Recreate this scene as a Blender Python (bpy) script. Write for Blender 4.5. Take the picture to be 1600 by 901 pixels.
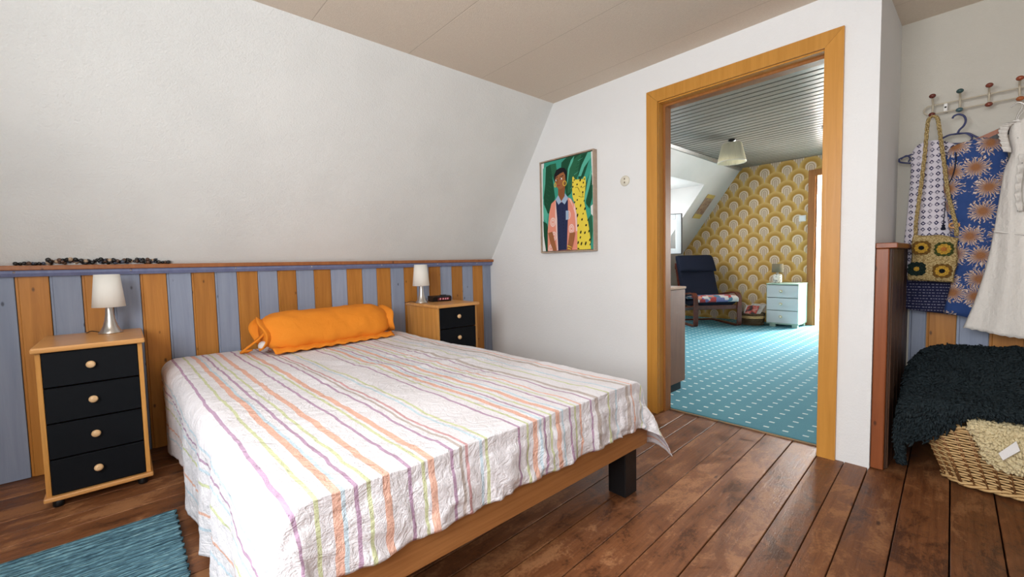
import bpy, bmesh, math, random
from mathutils import Vector, Matrix, noise
PI = math.pi
S = bpy.context.scene
C = S.collection
for _o in list(bpy.data.objects):
    bpy.data.objects.remove(_o)
random.seed(7)

# ------------------------------------------------------------------ camera
RIGHT = Vector((0.74138338, -0.6707328, -0.02163805))
DOWN = Vector((-0.05533628, -0.02896771, -0.99804748))
FWD = Vector((0.66879637, 0.74113318, -0.05859203))
EYE = Vector((0, 0, .97))
FPX = 672.53
cam_d = bpy.data.cameras.new('camera')
cam = bpy.data.objects.new('camera', cam_d)
C.objects.link(cam)
cam_d.sensor_width = 36
cam_d.lens = FPX * 36 / 1600
cam_d.clip_start = .02
cam.matrix_world = Matrix(((RIGHT.x, -DOWN.x, -FWD.x, EYE.x), (RIGHT.y, -DOWN.y, -FWD.y, EYE.y), (RIGHT.z, -DOWN.z, -FWD.z, EYE.z), (0, 0, 0, 1)))
S.camera = cam

# ------------------------------------------------------------------ world, lights, exposure
S.view_settings.view_transform = 'Standard'
S.view_settings.look = 'None'
S.view_settings.gamma = 1
S.view_settings.use_curve_mapping = False
S.view_settings.exposure = 0.12
W = bpy.data.worlds.new('world')
S.world = W
W.use_nodes = True
bg = W.node_tree.nodes['Background']
bg.inputs[0].default_value = (.80, .90, 1.0, 1)
bg.inputs[1].default_value = 1.6


def area(name, loc, direction, sx, sy, power, color=(1, 1, 1)):
    d = bpy.data.lights.new(name, 'AREA')
    d.shape = 'RECTANGLE'
    d.size, d.size_y = sx, sy
    d.energy = power
    d.color = color
    o = bpy.data.objects.new(name, d)
    C.objects.link(o)
    o.location = loc
    o.rotation_euler = Vector(direction).to_track_quat('-Z', 'Y').to_euler()
    return o


# daylight through the gable window, the dormer of the next room and the room beyond it
area('daylight_gable_window', (-.94, .40, 1.45), (1, .03, -.12), 1.45, 1.1, 62, (.985, .99, 1.0))
area('added_fill_back', (.25, -1.17, 1.62), (0, .83, -.55), 1.2, .8, 4, (.985, .99, 1.0))  # weak fill lamp added behind the camera, not a known window
area('daylight_dormer_window', (5.50, 3.58, 1.50), (0, -1, -.12), .9, .8, 26, (.93, .97, 1.0))
area('daylight_far_room', (8.95, .85, 1.45), (-1, .36, -.30), 1.0, 1.4, 800, (1, .98, .96))

# ------------------------------------------------------------------ helpers


def at(px, py, axis, val):
    """a point of the photograph carried onto the true plane axis = val"""
    d = RIGHT * ((px - 800) / FPX) + DOWN * ((py - 450.5) / FPX) + FWD
    return EYE + d * ((val - EYE[axis]) / d[axis])


class NT:
    def __init__(s, name, rough=.6, spec=.3, metal=0.0, color=None):
        s.m = bpy.data.materials.new(name)
        s.m.use_nodes = True
        s.t = s.m.node_tree
        s.b = s.t.nodes['Principled BSDF']
        s.b.inputs['Roughness'].default_value = rough
        s.b.inputs['Specular IOR Level'].default_value = spec
        s.b.inputs['Metallic'].default_value = metal
        if color:
            s.b.inputs['Base Color'].default_value = (*color, 1)
        s._co = {}

    def node(s, typ, **kw):
        n = s.t.nodes.new(typ)
        for k, v in kw.items():
            setattr(n, k, v)
        return n

    def put(s, sock, v):
        if isinstance(v, bpy.types.NodeSocket):
            s.t.links.new(v, sock)
        elif isinstance(v, (tuple, list)) and len(v) == 3 and sock.type == 'RGBA':
            sock.default_value = (*v, 1)
        else:
            sock.default_value = v

    def co(s, which='Object'):
        if which not in s._co:
            s._co[which] = s.node('ShaderNodeTexCoord').outputs[which]
        return s._co[which]

    def rnd(s):
        return s.node('ShaderNodeObjectInfo').outputs['Random']

    def math(s, op, a, b=0.0, c=0.0):
        n = s.node('ShaderNodeMath', operation=op)
        for i, v in enumerate((a, b, c)):
            s.put(n.inputs[i], v)
        return n.outputs[0]

    def sep(s, v):
        n = s.node('ShaderNodeSeparateXYZ')
        s.put(n.inputs[0], v)
        return n.outputs

    def comb(s, x=0.0, y=0.0, z=0.0):
        n = s.node('ShaderNodeCombineXYZ')
        for i, v in enumerate((x, y, z)):
            s.put(n.inputs[i], v)
        return n.outputs[0]

    def vadd(s, a, b, op='ADD'):
        n = s.node('ShaderNodeVectorMath', operation=op)
        s.put(n.inputs[0], a)
        s.put(n.inputs[1], b)
        return n.outputs[0]

    def map(s, v, scale=(1, 1, 1), rot=(0, 0, 0), loc=(0, 0, 0)):
        n = s.node('ShaderNodeMapping')
        s.put(n.inputs[0], v)
        n.inputs['Scale'].default_value = scale
        n.inputs['Rotation'].default_value = rot
        n.inputs['Location'].default_value = loc
        return n.outputs[0]

    def noise(s, v, scale=5.0, detail=3.0, rough=.55, out=0, dist=0.0):
        n = s.node('ShaderNodeTexNoise')
        s.put(n.inputs['Vector'], v)
        s.put(n.inputs['Scale'], scale)
        n.inputs['Detail'].default_value = detail
        n.inputs['Roughness'].default_value = rough
        n.inputs['Distortion'].default_value = dist
        return n.outputs[out]

    def vor(s, v, scale=5.0, out='Distance', feature='F1', rand=1.0):
        n = s.node('ShaderNodeTexVoronoi', feature=feature)
        s.put(n.inputs['Vector'], v)
        n.inputs['Scale'].default_value = scale
        n.inputs['Randomness'].default_value = rand
        return n.outputs[out]

    def wave(s, v, scale=5.0, dist=2.0, detail=2.0, dscale=1.0, direction='X', kind='BANDS'):
        n = s.node('ShaderNodeTexWave', wave_type=kind)
        if kind == 'BANDS':
            n.bands_direction = direction
        s.put(n.inputs['Vector'], v)
        n.inputs['Scale'].default_value = scale
        n.inputs['Distortion'].default_value = dist
        n.inputs['Detail'].default_value = detail
        n.inputs['Detail Scale'].default_value = dscale
        return n.outputs['Fac']

    def ramp(s, v, stops, interp='LINEAR'):
        n = s.node('ShaderNodeValToRGB')
        s.put(n.inputs[0], v)
        r = n.color_ramp
        r.interpolation = interp
        while len(r.elements) < len(stops):
            r.elements.new(.5)
        for e, (p, c) in zip(r.elements, sorted(stops, key=lambda q: q[0])):
            e.position = p
            e.color = (*c, 1) if not isinstance(c, (int, float)) else (c, c, c, 1)
        return n.outputs[0]

    def mix(s, f, a, b, blend='MIX'):
        n = s.node('ShaderNodeMix', data_type='RGBA', blend_type=blend)
        s.put(n.inputs[0], f)
        s.put(n.inputs[6], a)
        s.put(n.inputs[7], b)
        return n.outputs[2]

    def color(s, v):
        s.put(s.b.inputs['Base Color'], v)
        return s

    def rough(s, v):
        s.put(s.b.inputs['Roughness'], v)
        return s

    def bump(s, h, dist=.002, strength=1.0):
        n = s.node('ShaderNodeBump')
        n.inputs['Distance'].default_value = dist
        n.inputs['Strength'].default_value = strength
        s.put(n.inputs['Height'], h)
        s.t.links.new(n.outputs[0], s.b.inputs['Normal'])
        return s


def box(bm, lo, hi, bev=0.0, mi=0, segs=1):
    lo, hi = [min(a, b) for a, b in zip(lo, hi)], [max(a, b) for a, b in zip(lo, hi)]
    n0 = len(bm.verts)
    v = [bm.verts.new((x, y, z)) for x in (lo[0], hi[0]) for y in (lo[1], hi[1]) for z in (lo[2], hi[2])]
    fs = [bm.faces.new([v[i] for i in q]) for q in ((0, 1, 3, 2), (4, 6, 7, 5), (0, 4, 5, 1), (2, 3, 7, 6), (0, 2, 6, 4), (1, 5, 7, 3))]
    for f in fs:
        f.material_index = mi
    if bev > 0:
        ed = list({e for f in fs for e in f.edges})
        r = bmesh.ops.bevel(bm, geom=ed, offset=bev, segments=segs, profile=.5, affect='EDGES')
        for f in r['faces']:
            f.material_index = mi
    return bm


def prism(bm, pts, axis, a, b, mi=0):
    """polygon pts (two coordinates in the two other axes, in order) extruded along axis from a to b"""
    def P(p, t):
        q = [0, 0, 0]
        o = [i for i in range(3) if i != axis]
        q[o[0]], q[o[1]], q[axis] = p[0], p[1], t
        return q
    A = [bm.verts.new(P(p, a)) for p in pts]
    B = [bm.verts.new(P(p, b)) for p in pts]
    fs = [bm.faces.new(A), bm.faces.new(B[::-1])]
    n = len(pts)
    for i in range(n):
        fs.append(bm.faces.new((A[i], B[i], B[(i + 1) % n], A[(i + 1) % n])))
    for f in fs:
        f.material_index = mi
    return bm


def lathe(bm, prof, c=(0, 0, 0), n=24, mi=0, axis=2, smooth=True, caps=True):
    rings = []
    for r, h in prof:
        ring = []
        for i in range(n):
            a = 2 * PI * i / n
            p = [r * math.cos(a), r * math.sin(a)]
            q = [0, 0, 0]
            o = [k for k in range(3) if k != axis]
            q[o[0]], q[o[1]], q[axis] = p[0], p[1], h
            ring.append(bm.verts.new([q[k] + c[k] for k in range(3)]))
        rings.append(ring)
    for A, B in zip(rings, rings[1:]):
        for i in range(n):
            f = bm.faces.new((A[i], A[(i + 1) % n], B[(i + 1) % n], B[i]))
            f.smooth = smooth
            f.material_index = mi
    for R in (rings[0], rings[-1]) if caps else ():
        f = bm.faces.new(R)
        f.material_index = mi
    return bm


def tube(bm, pts, r, n=8, mi=0, closed=False, flat=None):
    """a round (or, with flat=(w,t,normal), a flat) bar along pts"""
    pts = [Vector(p) for p in pts]
    N = len(pts)
    rings = []
    up = None
    for i, p in enumerate(pts):
        if closed:
            d = (pts[(i + 1) % N] - pts[i - 1])
        else:
            d = pts[min(i + 1, N - 1)] - pts[max(i - 1, 0)]
        d.normalize()
        if up is None:
            up = Vector((0, 0, 1)) if abs(d.z) < .9 else Vector((1, 0, 0))
        if flat:
            s = Vector(flat[2])
            u = s.cross(d).normalized()
            w, t = flat[0] / 2, flat[1] / 2
            ring = [bm.verts.new(p + s * a * w + u * b * t) for a, b in ((-1, -1), (1, -1), (1, 1), (-1, 1))]
        else:
            s = d.cross(up)
            if s.length < 1e-6:
                s = d.orthogonal()
            s.normalize()
            up = s.cross(d).normalized()
            rr = r[i] if isinstance(r, (list, tuple)) else r
            ring = [bm.verts.new(p + s * math.cos(2 * PI * k / n) * rr + up * math.sin(2 * PI * k / n) * rr) for k in range(n)]
        rings.append(ring)
    m = len(rings[0])
    pairs = list(zip(rings, rings[1:]))
    if closed:
        pairs.append((rings[-1], rings[0]))
    for A, B in pairs:
        for k in range(m):
            f = bm.faces.new((A[k], A[(k + 1) % m], B[(k + 1) % m], B[k]))
            f.smooth = not flat
            f.material_index = mi
    if not closed:
        for R, rev in ((rings[0], True), (rings[-1], False)):
            f = bm.faces.new(R[::-1] if rev else R)
            f.material_index = mi
    return bm


def ball(bm, c, r, mi=0, seg=12, sq=(1, 1, 1)):
    res = bmesh.ops.create_uvsphere(bm, u_segments=seg, v_segments=max(5, seg // 2 + 1), radius=1)
    for v in res['verts']:
        v.co = Vector((v.co.x * r * sq[0] + c[0], v.co.y * r * sq[1] + c[1], v.co.z * r * sq[2] + c[2]))
        for f in v.link_faces:
            f.smooth = True
            f.material_index = mi
    return bm


def spline(pts, n=8, closed=False):
    """Catmull-Rom through pts"""
    P = [Vector(p) for p in pts]
    out = []
    N = len(P)
    for i in range(N if closed else N - 1):
        p1, p2 = P[i], P[(i + 1) % N]
        p0 = P[i - 1] if (closed or i) else p1 * 2 - p2
        p3 = P[(i + 2) % N] if (closed or i + 2 < N) else p2 * 2 - p1
        for k in range(n):
            t = k / n
            out.append(.5 * ((2 * p1) + (p2 - p0) * t + (2 * p0 - 5 * p1 + 4 * p2 - p3) * t * t + (3 * p1 - p0 - 3 * p2 + p3) * t ** 3))
    if not closed:
        out.append(P[-1])
    return out


def obj(name, bm, mats=None, parent=None, loc=(0, 0, 0), rotz=0.0, fixn=True):
    me = bpy.data.meshes.new(name)
    if isinstance(bm, tuple):
        me.from_pydata(*bm)
    else:
        if fixn:
            bmesh.ops.recalc_face_normals(bm, faces=bm.faces[:])
        bm.to_mesh(me)
        bm.free()
    me.update()
    for m in (mats if isinstance(mats, (list, tuple)) else [mats]):
        if m is not None:
            me.materials.append(m)
    o = bpy.data.objects.new(name, me)
    C.objects.link(o)
    o.location = loc
    o.rotation_euler = (0, 0, rotz)
    if parent:
        o.parent = parent
    return o


def tag(o, label=None, cat=None, group=None, kind=None):
    for k, v in (('label', label), ('category', cat), ('group', group), ('kind', kind)):
        if v:
            o[k] = v
    return o


def thing(name, label, cat, loc=(0, 0, 0), rotz=0.0, group=None, kind=None):
    o = bpy.data.objects.new(name, None)
    C.objects.link(o)
    o.location = loc
    o.rotation_euler = (0, 0, rotz)
    o.empty_display_size = .05
    return tag(o, label, cat, group, kind)


def copy_tree(o, parent=None):
    c = o.copy()
    C.objects.link(c)
    if parent:
        c.parent = parent
    for ch in list(o.children):
        copy_tree(ch, c)
    return c


def grid(nu, nv, fn, closed_u=False, uvfn=None):
    """(verts, faces) of a grid fn(i, j) -> point"""
    vs = [fn(i, j) for j in range(nv) for i in range(nu)]
    fs = []
    for j in range(nv - 1):
        for i in range(nu if closed_u else nu - 1):
            a, b = j * nu + i, j * nu + (i + 1) % nu
            fs.append((a, b, b + nu, a + nu))
    return vs, fs


def shade(o):
    for p in o.data.polygons:
        p.use_smooth = True
    return o


def solid(o, t, off=-1):
    m = o.modifiers.new('thickness', 'SOLIDIFY')
    m.thickness = t
    m.offset = off
    return o


def B():
    return bmesh.new()


# ------------------------------------------------------------------ materials
MT = {}


def plaster(name, col, amp=.0016, scale=150, blotch=.04):
    n = NT(name, .85, .2)
    c = n.co()
    big = n.noise(c, 1.7, 3)
    dark = tuple(v * (1 - blotch * 2) for v in col)
    n.color(n.mix(n.ramp(big, [(.35, 0.0), (.65, 1.0)]), dark, col))
    n.bump(n.math('ADD', n.noise(c, scale, 3, .6), n.math('MULTIPLY', n.noise(c, scale * .28, 2), .7)), amp)
    return n.m


MT['plaster'] = plaster('white_plaster', (.785, .795, .775), .0025, 130)
MT['wall_paint'] = plaster('white_wall_paint', (.82, .83, .83), .0012, 170, .02)
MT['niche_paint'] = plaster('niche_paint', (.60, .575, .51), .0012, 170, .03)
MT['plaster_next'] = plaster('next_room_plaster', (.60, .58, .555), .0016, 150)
MT['white_room'] = NT('white_room_paint', .9, .2, color=(.85, .84, .83)).m


def ceiling_mat():
    n = NT('beige_textured_ceiling_paper', .9, .15)
    c = n.co()
    x = n.sep(c)[0]
    f = n.math('ABSOLUTE', n.math('SUBTRACT', n.math('FRACT', n.math('ADD', n.math('DIVIDE', x, .52), .06)), .5))
    seam = n.ramp(f, [(.0, .0), (.006, 1.0)])
    base = n.mix(n.noise(c, 90, 3), (.69, .605, .50), (.80, .71, .60))
    n.color(n.mix(seam, (.58, .50, .40), base))
    n.bump(n.math('ADD', n.noise(c, 200, 3, .6), n.math('MULTIPLY', seam, .6)), .0018)
    return n.m


MT['ceiling'] = ceiling_mat()


def board_mat(name, a, b, knots=True, rough=.45, contrast=1.0):
    """stained wood or thin paint, grain along local z"""
    n = NT(name, rough, .35)
    r = n.rnd()
    c = n.vadd(n.co(), n.comb(n.math('MULTIPLY', r, 37.0), n.math('MULTIPLY', r, 11.0), n.math('MULTIPLY', r, 23.0)))
    g = n.noise(n.map(c, (38, 38, 2.2)), 1.0, 4, .6, dist=.6)
    col = n.mix(n.ramp(g, [(.3, 0.0), (.7, 1.0)]), a, b)
    if knots:
        k = n.vor(n.map(c, (17, 17, 8.5)), 1.0)
        col = n.mix(n.ramp(k, [(.055, .85), (.12, 0.0)]), col, tuple(v * .22 for v in a))
    tone = n.math('ADD', .88, n.math('MULTIPLY', r, .24))
    h = n.node('ShaderNodeHueSaturation')
    n.put(h.inputs['Value'], tone)
    n.put(h.inputs['Color'], col)
    n.color(h.outputs[0])
    n.bump(g, .0006)
    return n.m


MT['orange_board'] = board_mat('orange_stained_pine', (.39, .150, .024), (.54, .228, .042))
MT['blue_board'] = board_mat('blue_grey_painted_pine', (.255, .30, .405), (.315, .36, .465), True, .5)
MT['shaded_board'] = board_mat('shaded_brown_pine', (.050, .024, .014), (.085, .038, .020))  # shaded side boards of the niche, the shade put into the brown
MT['cap_wood'] = board_mat('reddish_pine_cap', (.30, .105, .035), (.40, .15, .05), True, .4)
MT['blue_batten'] = board_mat('blue_painted_batten', (.17, .20, .36), (.22, .255, .42), False, .45)
MT['post_wood'] = board_mat('red_brown_pine', (.21, .056, .016), (.29, .083, .024), True, .35)
MT['casing'] = board_mat('honey_beech_veneer', (.50, .225, .037), (.60, .285, .055), False, .35)
MT['jamb'] = board_mat('brown_jamb_veneer', (.30, .115, .03), (.37, .15, .04), False, .4)


def wood_h(name, a, b, scale=(3, 40, 40), rough=.3, knots=False):
    n = NT(name, rough, .4)
    r = n.rnd()
    c = n.vadd(n.co(), n.comb(n.math('MULTIPLY', r, 17.0), n.math('MULTIPLY', r, 31.0), 0.0))
    g = n.noise(n.map(c, scale), 1.0, 4, .6, dist=.7)
    col = n.mix(n.ramp(g, [(.3, 0.0), (.7, 1.0)]), a, b)
    if knots:
        k = n.vor(n.map(c, (2.9, 8, 8)), 1.0)
        col = n.mix(n.ramp(k, [(.06, 1.0), (.13, 0.0)]), col, tuple(v * .2 for v in a))
    n.color(col)
    n.bump(g, .0004)
    return n.m


MT['pine'] = wood_h('varnished_pine', (.56, .26, .075), (.72, .37, .13))
MT['pine_side'] = board_mat('varnished_pine_side', (.46, .20, .045), (.66, .32, .085), False, .3)
MT['bed_pine'] = wood_h('oiled_pine_rail', (.27, .105, .030), (.42, .185, .060), (2.2, 55, 55), .45, True)
MT['black_paint'] = NT('black_stained_drawer', .6, .15, color=(.004, .005, .007)).m
MT['black_lacquer'] = NT('black_lacquer', .35, .3, color=(.01, .01, .011)).m
MT['knob_wood'] = wood_h('turned_beech', (.68, .42, .20), (.80, .54, .30), (40, 40, 40), .25)


def floor_mat():
    n = NT('worn_brown_floor_paint', .38, .4)
    r = n.rnd()
    c = n.vadd(n.co(), n.comb(n.math('MULTIPLY', r, 53.0), n.math('MULTIPLY', r, 19.0), 0.0))
    g = n.noise(n.map(c, (3.0, 70, 70)), 1.0, 5, .65, dist=.6)
    patch = n.noise(n.map(c, (6.5, 11, 11)), 1.0, 9, .74, dist=.5)
    broad = n.noise(n.map(c, (1.6, 3, 3)), 1.0, 3, .5)
    fine = n.noise(c, 95, 5, .7)
    scr = n.noise(n.map(c, (9, 95, 20)), 1.0, 5, .75, dist=1.2)
    m = n.math('ADD', n.math('MULTIPLY', patch, .75), n.math('ADD', n.math('MULTIPLY', fine, .25), n.math('MULTIPLY', n.math('SUBTRACT', broad, .5), .45)))
    col = n.mix(n.ramp(g, [(.3, 0.0), (.72, 1.0)]), (.135, .048, .018), (.215, .082, .030))
    col = n.mix(n.ramp(m, [(.51, 0.0), (.60, .85)]), col, (.33, .150, .062))
    col = n.mix(n.ramp(m, [(.38, .85), (.455, 0.0)]), col, (.062, .023, .011))
    col = n.mix(n.ramp(scr, [(.68, 0.0), (.76, .55)]), col, (.40, .21, .105))
    col = n.mix(n.ramp(scr, [(.24, .6), (.32, 0.0)]), col, (.045, .017, .010))
    k = n.vor(n.map(c, (3.0, 9, 9)), 1.0)
    col = n.mix(n.ramp(k, [(.035, .85), (.075, 0.0)]), col, (.05, .018, .01))
    h = n.node('ShaderNodeHueSaturation')
    n.put(h.inputs['Value'], n.math('ADD', .84, n.math('MULTIPLY', r, .34)))
    n.put(h.inputs['Color'], col)
    n.color(h.outputs[0])
    n.rough(n.ramp(m, [(.4, .33), (.6, .55)]))
    n.bump(n.math('ADD', g, n.math('MULTIPLY', m, 1.2)), .0012)
    return n.m


MT['floor'] = floor_mat()
MT['dark_gap'] = NT('dark_joint', .9, .1, color=(.012, .007, .005)).m


def carpet_mat():
    n = NT('teal_dash_carpet', .95, .1)
    x, y, z = n.sep(n.co())
    P = .0958
    fx = n.math('ABSOLUTE', n.math('SUBTRACT', n.math('FRACT', n.math('ADD', n.math('DIVIDE', n.math('SUBTRACT', x, 2.671), P), .5)), .5))
    fy = n.math('ABSOLUTE', n.math('SUBTRACT', n.math('FRACT', n.math('ADD', n.math('DIVIDE', n.math('SUBTRACT', y, .632), P), .5)), .5))
    m = n.math('MULTIPLY', n.math('LESS_THAN', fx, .085), n.math('LESS_THAN', fy, .15))
    base = n.mix(n.noise(n.co(), 3.0, 3), (.095, .28, .36), (.125, .345, .42))
    base = n.mix(n.noise(n.co(), 160, 2), n.mix(.25, base, (0, .05, .08)), base)
    n.color(n.mix(m, base, (.70, .82, .80)))
    n.bump(n.noise(n.co(), 500, 2), .003)
    return n.m


MT['carpet'] = carpet_mat()


def wallpaper_mat():
    n = NT('retro_fan_wallpaper', .75, .2)
    x, y, z = n.sep(n.co())
    Wd, H, R = .288, .142, .139
    zz = n.math('SUBTRACT', z, 2.072)
    j = n.math('FLOOR', n.math('DIVIDE', zz, H))
    fz = n.math('SUBTRACT', zz, n.math('MULTIPLY', j, H))
    par = n.math('FLOORED_MODULO', j, 2.0)
    yy = n.math('ADD', n.math('DIVIDE', n.math('SUBTRACT', y, 2.116), Wd), n.math('MULTIPLY', par, .5))
    dx = n.math('MULTIPLY', n.math('ABSOLUTE', n.math('SUBTRACT', n.math('FRACT', n.math('ADD', yy, .5)), .5)), Wd)
    d = n.math('SQRT', n.math('ADD', n.math('MULTIPLY', dx, dx), n.math('MULTIPLY', fz, fz)))
    inside = n.math('LESS_THAN', d, R)
    stem = n.math('SUBTRACT', Wd / 2, dx)
    r = n.math('ADD', n.math('MULTIPLY', inside, d), n.math('MULTIPLY', n.math('SUBTRACT', 1.0, inside), stem))
    cream, grey, pink = (.72, .60, .47), (.43, .31, .22), (.55, .43, .35)
    g0, g1, g2 = (.50, .275, .06), (.38, .195, .034), (.62, .40, .135)
    st = [(0, pink), (.012, pink), (.015, grey), (.020, grey), (.023, cream), (.032, cream), (.035, grey), (.045, grey), (.048, cream), (.063, cream),
          (.067, g0), (.078, g1), (.10, g0), (.130, g2), (.139, g2)]
    col = n.ramp(n.math('DIVIDE', r, R), [(p / R, c) for p, c in st])
    col = n.mix(n.math('MULTIPLY', n.noise(n.co(), 60, 3), .25), col, (.55, .38, .14))
    n.color(col)
    n.bump(n.noise(n.co(), 220, 2), .0006)
    return n.m


MT['wallpaper'] = wallpaper_mat()
MT['ceiling_plank'] = board_mat('grey_lacquered_ceiling_plank', (.155, .142, .122), (.21, .19, .165), False, .28)

STRIPES = []


def sheet_mat():
    n = NT('striped_linen', .8, .2)
    u = n.sep(n.co('UV'))[0]          # metres across the bed, packed 0..1 over U0..U1
    P, G, O, Bl, T, Rd = (.36, .155, .32), (.56, .62, .25), (.80, .36, .20), (.48, .66, .76), (.42, .33, .27), (.58, .22, .22)
    base = (.80, .78, .81)
    L = [(-.30, .012, T), (-.24, .010, G), (-.19, .005, P), (-.14, .006, Bl), (-.09, .008, O), (-.04, .005, P), (0.0, .009, G), (.045, .006, Bl), (.075, .004, P), (.11, .008, Bl), (.145, .006, G),
         (.175, .006, Bl), (.205, .009, P), (.25, .011, G), (.294, .020, O), (.313, .009, Bl), (.339, .004, P), (.367, .010, G), (.408, .016, O), (.437, .007, Bl), (.466, .012, P),
         (.503, .009, G), (.531, .012, O), (.550, .005, Bl), (.591, .007, P), (.618, .012, T), (.636, .004, Rd), (.660, .004, P), (.682, .005, Bl), (.705, .013, G), (.736, .004, Rd), (.775, .006, Bl), (.825, .009, P),
         (.860, .006, G), (.896, .012, O), (.917, .006, Bl), (.938, .003, P), (.966, .006, G), (.998, .011, O), (1.02, .005, Bl), (1.058, .008, P), (1.087, .004, G), (1.117, .008, O), (1.14, .005, Bl), (1.170, .004, P),
         (1.208, .016, T), (1.233, .003, P), (1.277, .006, G), (1.32, .005, Bl), (1.354, .005, P), (1.395, .016, T), (1.425, .006, O), (1.45, .004, Rd), (1.475, .006, P), (1.50, .006, G), (1.53, .006, Bl), (1.57, .008, O),
         (1.60, .005, P), (1.64, .008, G), (1.68, .006, O), (1.72, .006, Bl), (1.76, .006, P), (1.80, .008, O)]
    U0, U1 = -.45, 1.95
    cur = None
    col = None
    chunks = [L[i:i + 14] for i in range(0, len(L), 14)]
    for k, ch in enumerate(chunks):
        stops = [(0.0, base)]
        for c, w, q in ch:
            q = tuple(a * .74 + b * .26 for a, b in zip(q, base))
            stops += [((c - w / 2 - U0) / (U1 - U0), q), ((c + w / 2 - U0) / (U1 - U0), base)]
        rp = n.ramp(u, stops, 'CONSTANT')
        if col is None:
            col = rp
        else:
            edge = (ch[0][0] - .016 - U0) / (U1 - U0)
            col = n.mix(n.math('GREATER_THAN', u, edge), col, rp)
    uv = n.co('UV')
    weave = n.noise(n.map(uv, (900, 900, 900)), 1.0, 2)
    col = n.mix(n.math('MULTIPLY', weave, .12), col, (.60, .58, .62))
    n.color(col)
    c = n.co()
    w1 = n.noise(c, 9, 5, .62, dist=.8)
    ridge = n.math('SUBTRACT', 1.0, n.math('ABSOLUTE', n.math('MULTIPLY', n.math('SUBTRACT', w1, .5), 6.0)))
    w2 = n.noise(c, 34, 4, .6, dist=1.0)
    ridge2 = n.math('SUBTRACT', 1.0, n.math('ABSOLUTE', n.math('MULTIPLY', n.math('SUBTRACT', w2, .5), 5.0)))
    n.bump(n.math('ADD', n.math('MULTIPLY', ridge, .8), n.math('ADD', n.math('MULTIPLY', ridge2, .45), n.math('MULTIPLY', weave, .05))), .0044, .8)
    return n.m


MT['sheet'] = sheet_mat()


def cloth(name, col, dark=None, rough=.85, bump=.0015, scale=25):
    n = NT(name, rough, .2)
    c = n.co()
    n.color(n.mix(n.noise(c, 6, 3), dark or tuple(v * .85 for v in col), col))
    w = n.noise(c, scale, 4, .6, dist=.8)
    n.bump(n.math('ADD', w, n.math('MULTIPLY', n.noise(c, 700, 1), .1)), bump)
    return n.m


MT['orange_cloth'] = cloth('orange_cotton', (.86, .29, .028), (.80, .245, .02), .8, .004, 14)
MT['white_cloth'] = cloth('white_cotton', (.82, .81, .80))
MT['navy_cloth'] = cloth('navy_upholstery', (.012, .016, .033), (.008, .011, .024), .9, .001)
MT['mattress'] = cloth('mattress_ticking', (.7, .7, .68))


def metal(name, col, rough=.3):
    return NT(name, rough, .5, 1.0, col).m


MT['steel'] = metal('brushed_steel', (.62, .60, .57), .32)
MT['brass'] = metal('brass_ring', (.75, .55, .22), .35)
MT['shade_white'] = NT('white_lamp_shade', .7, .2, color=(.84, .82, .76)).m
MT['white_plastic'] = NT('white_plastic', .4, .4, color=(.78, .77, .74)).m
MT['upvc'] = NT('white_window_plastic', .3, .4, color=(.82, .83, .84)).m
MT['black_plastic'] = NT('black_plastic', .3, .4, color=(.008, .008, .009)).m
_n = NT('red_display', .2, .5, color=(.10, .02, .025))
MT['display'] = _n.m
_n = NT('red_digits', .5, .2, color=(.5, .2, .25))
_n.b.inputs['Emission Color'].default_value = (.9, .30, .40, 1)
_n.b.inputs['Emission Strength'].default_value = .22
MT['digits'] = _n.m


def glass_mat():
    n = NT('window_glass', .02, .5)
    tr = n.node('ShaderNodeBsdfTransparent')
    gl = n.node('ShaderNodeBsdfGlossy')
    gl.inputs['Roughness'].default_value = .02
    mx = n.node('ShaderNodeMixShader')
    mx.inputs[0].default_value = .10
    n.t.links.new(tr.outputs[0], mx.inputs[1])
    n.t.links.new(gl.outputs[0], mx.inputs[2])
    n.t.links.new(mx.outputs[0], n.t.nodes['Material Output'].inputs[0])
    return n.m


MT['glass'] = glass_mat()

# ------------------------------------------------------------------ the bedroom shell
X_GABLE, X_FAR, X_NICHE, Y_KNEE, Y_BACK, ZC, Y_TOP, Z_CAP = -1.0, 2.48, 3.10, 3.03, -1.65, 2.165, 2.233, 1.01
X2 = 2.60


def struct(name, bm, m, label, cat, parent=None):
    o = obj(name, bm, m, parent)
    if parent is None:
        tag(o, label, cat, kind='structure')
    return o


bm = B()
box(bm, (X_GABLE, Y_BACK, -.10), (X_NICHE, Y_KNEE + .05, -.026))
floor = struct('floor', bm, MT['dark_gap'], 'worn brown painted floorboards of the bedroom', 'floor')
edges = [-.064, .061, .198, .325, .412, .518, .645, .775, .90, 1.035, 1.150, 1.235, 1.37, 1.50, 1.625, 1.76, 1.885, 2.02, 2.15, 2.28, 2.41, 2.53, 2.66, 2.79, 2.92, 3.05, 3.18, 3.31]
e = -.064
neg = []
while e > -1.75:
    e -= random.choice((.122, .130, .136))
    neg.append(e)
edges = neg[::-1] + edges
A0 = math.radians(2.3)
for y0, y1 in zip(edges, edges[1:]):
    w = y1 - y0
    ym = (y0 + y1) / 2
    x0, x1 = X_GABLE + .01, (X_NICHE - .002 if y0 < .30 else X2 - .004)
    g = .0014 + random.random() * .0016
    bm = B()
    box(bm, (x0 - 2, -w / 2 + g, -.028), (x1 - 2, w / 2 - g, random.uniform(-.0015, .0)), .0016)
    o = obj('plank', bm, MT['floor'], floor, (2, ym, 0), A0)
    # clip what the slight angle would push past the walls
    if y0 + math.tan(A0) * (X_GABLE - 2) > Y_KNEE - .02:
        bpy.data.objects.remove(o)

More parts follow.
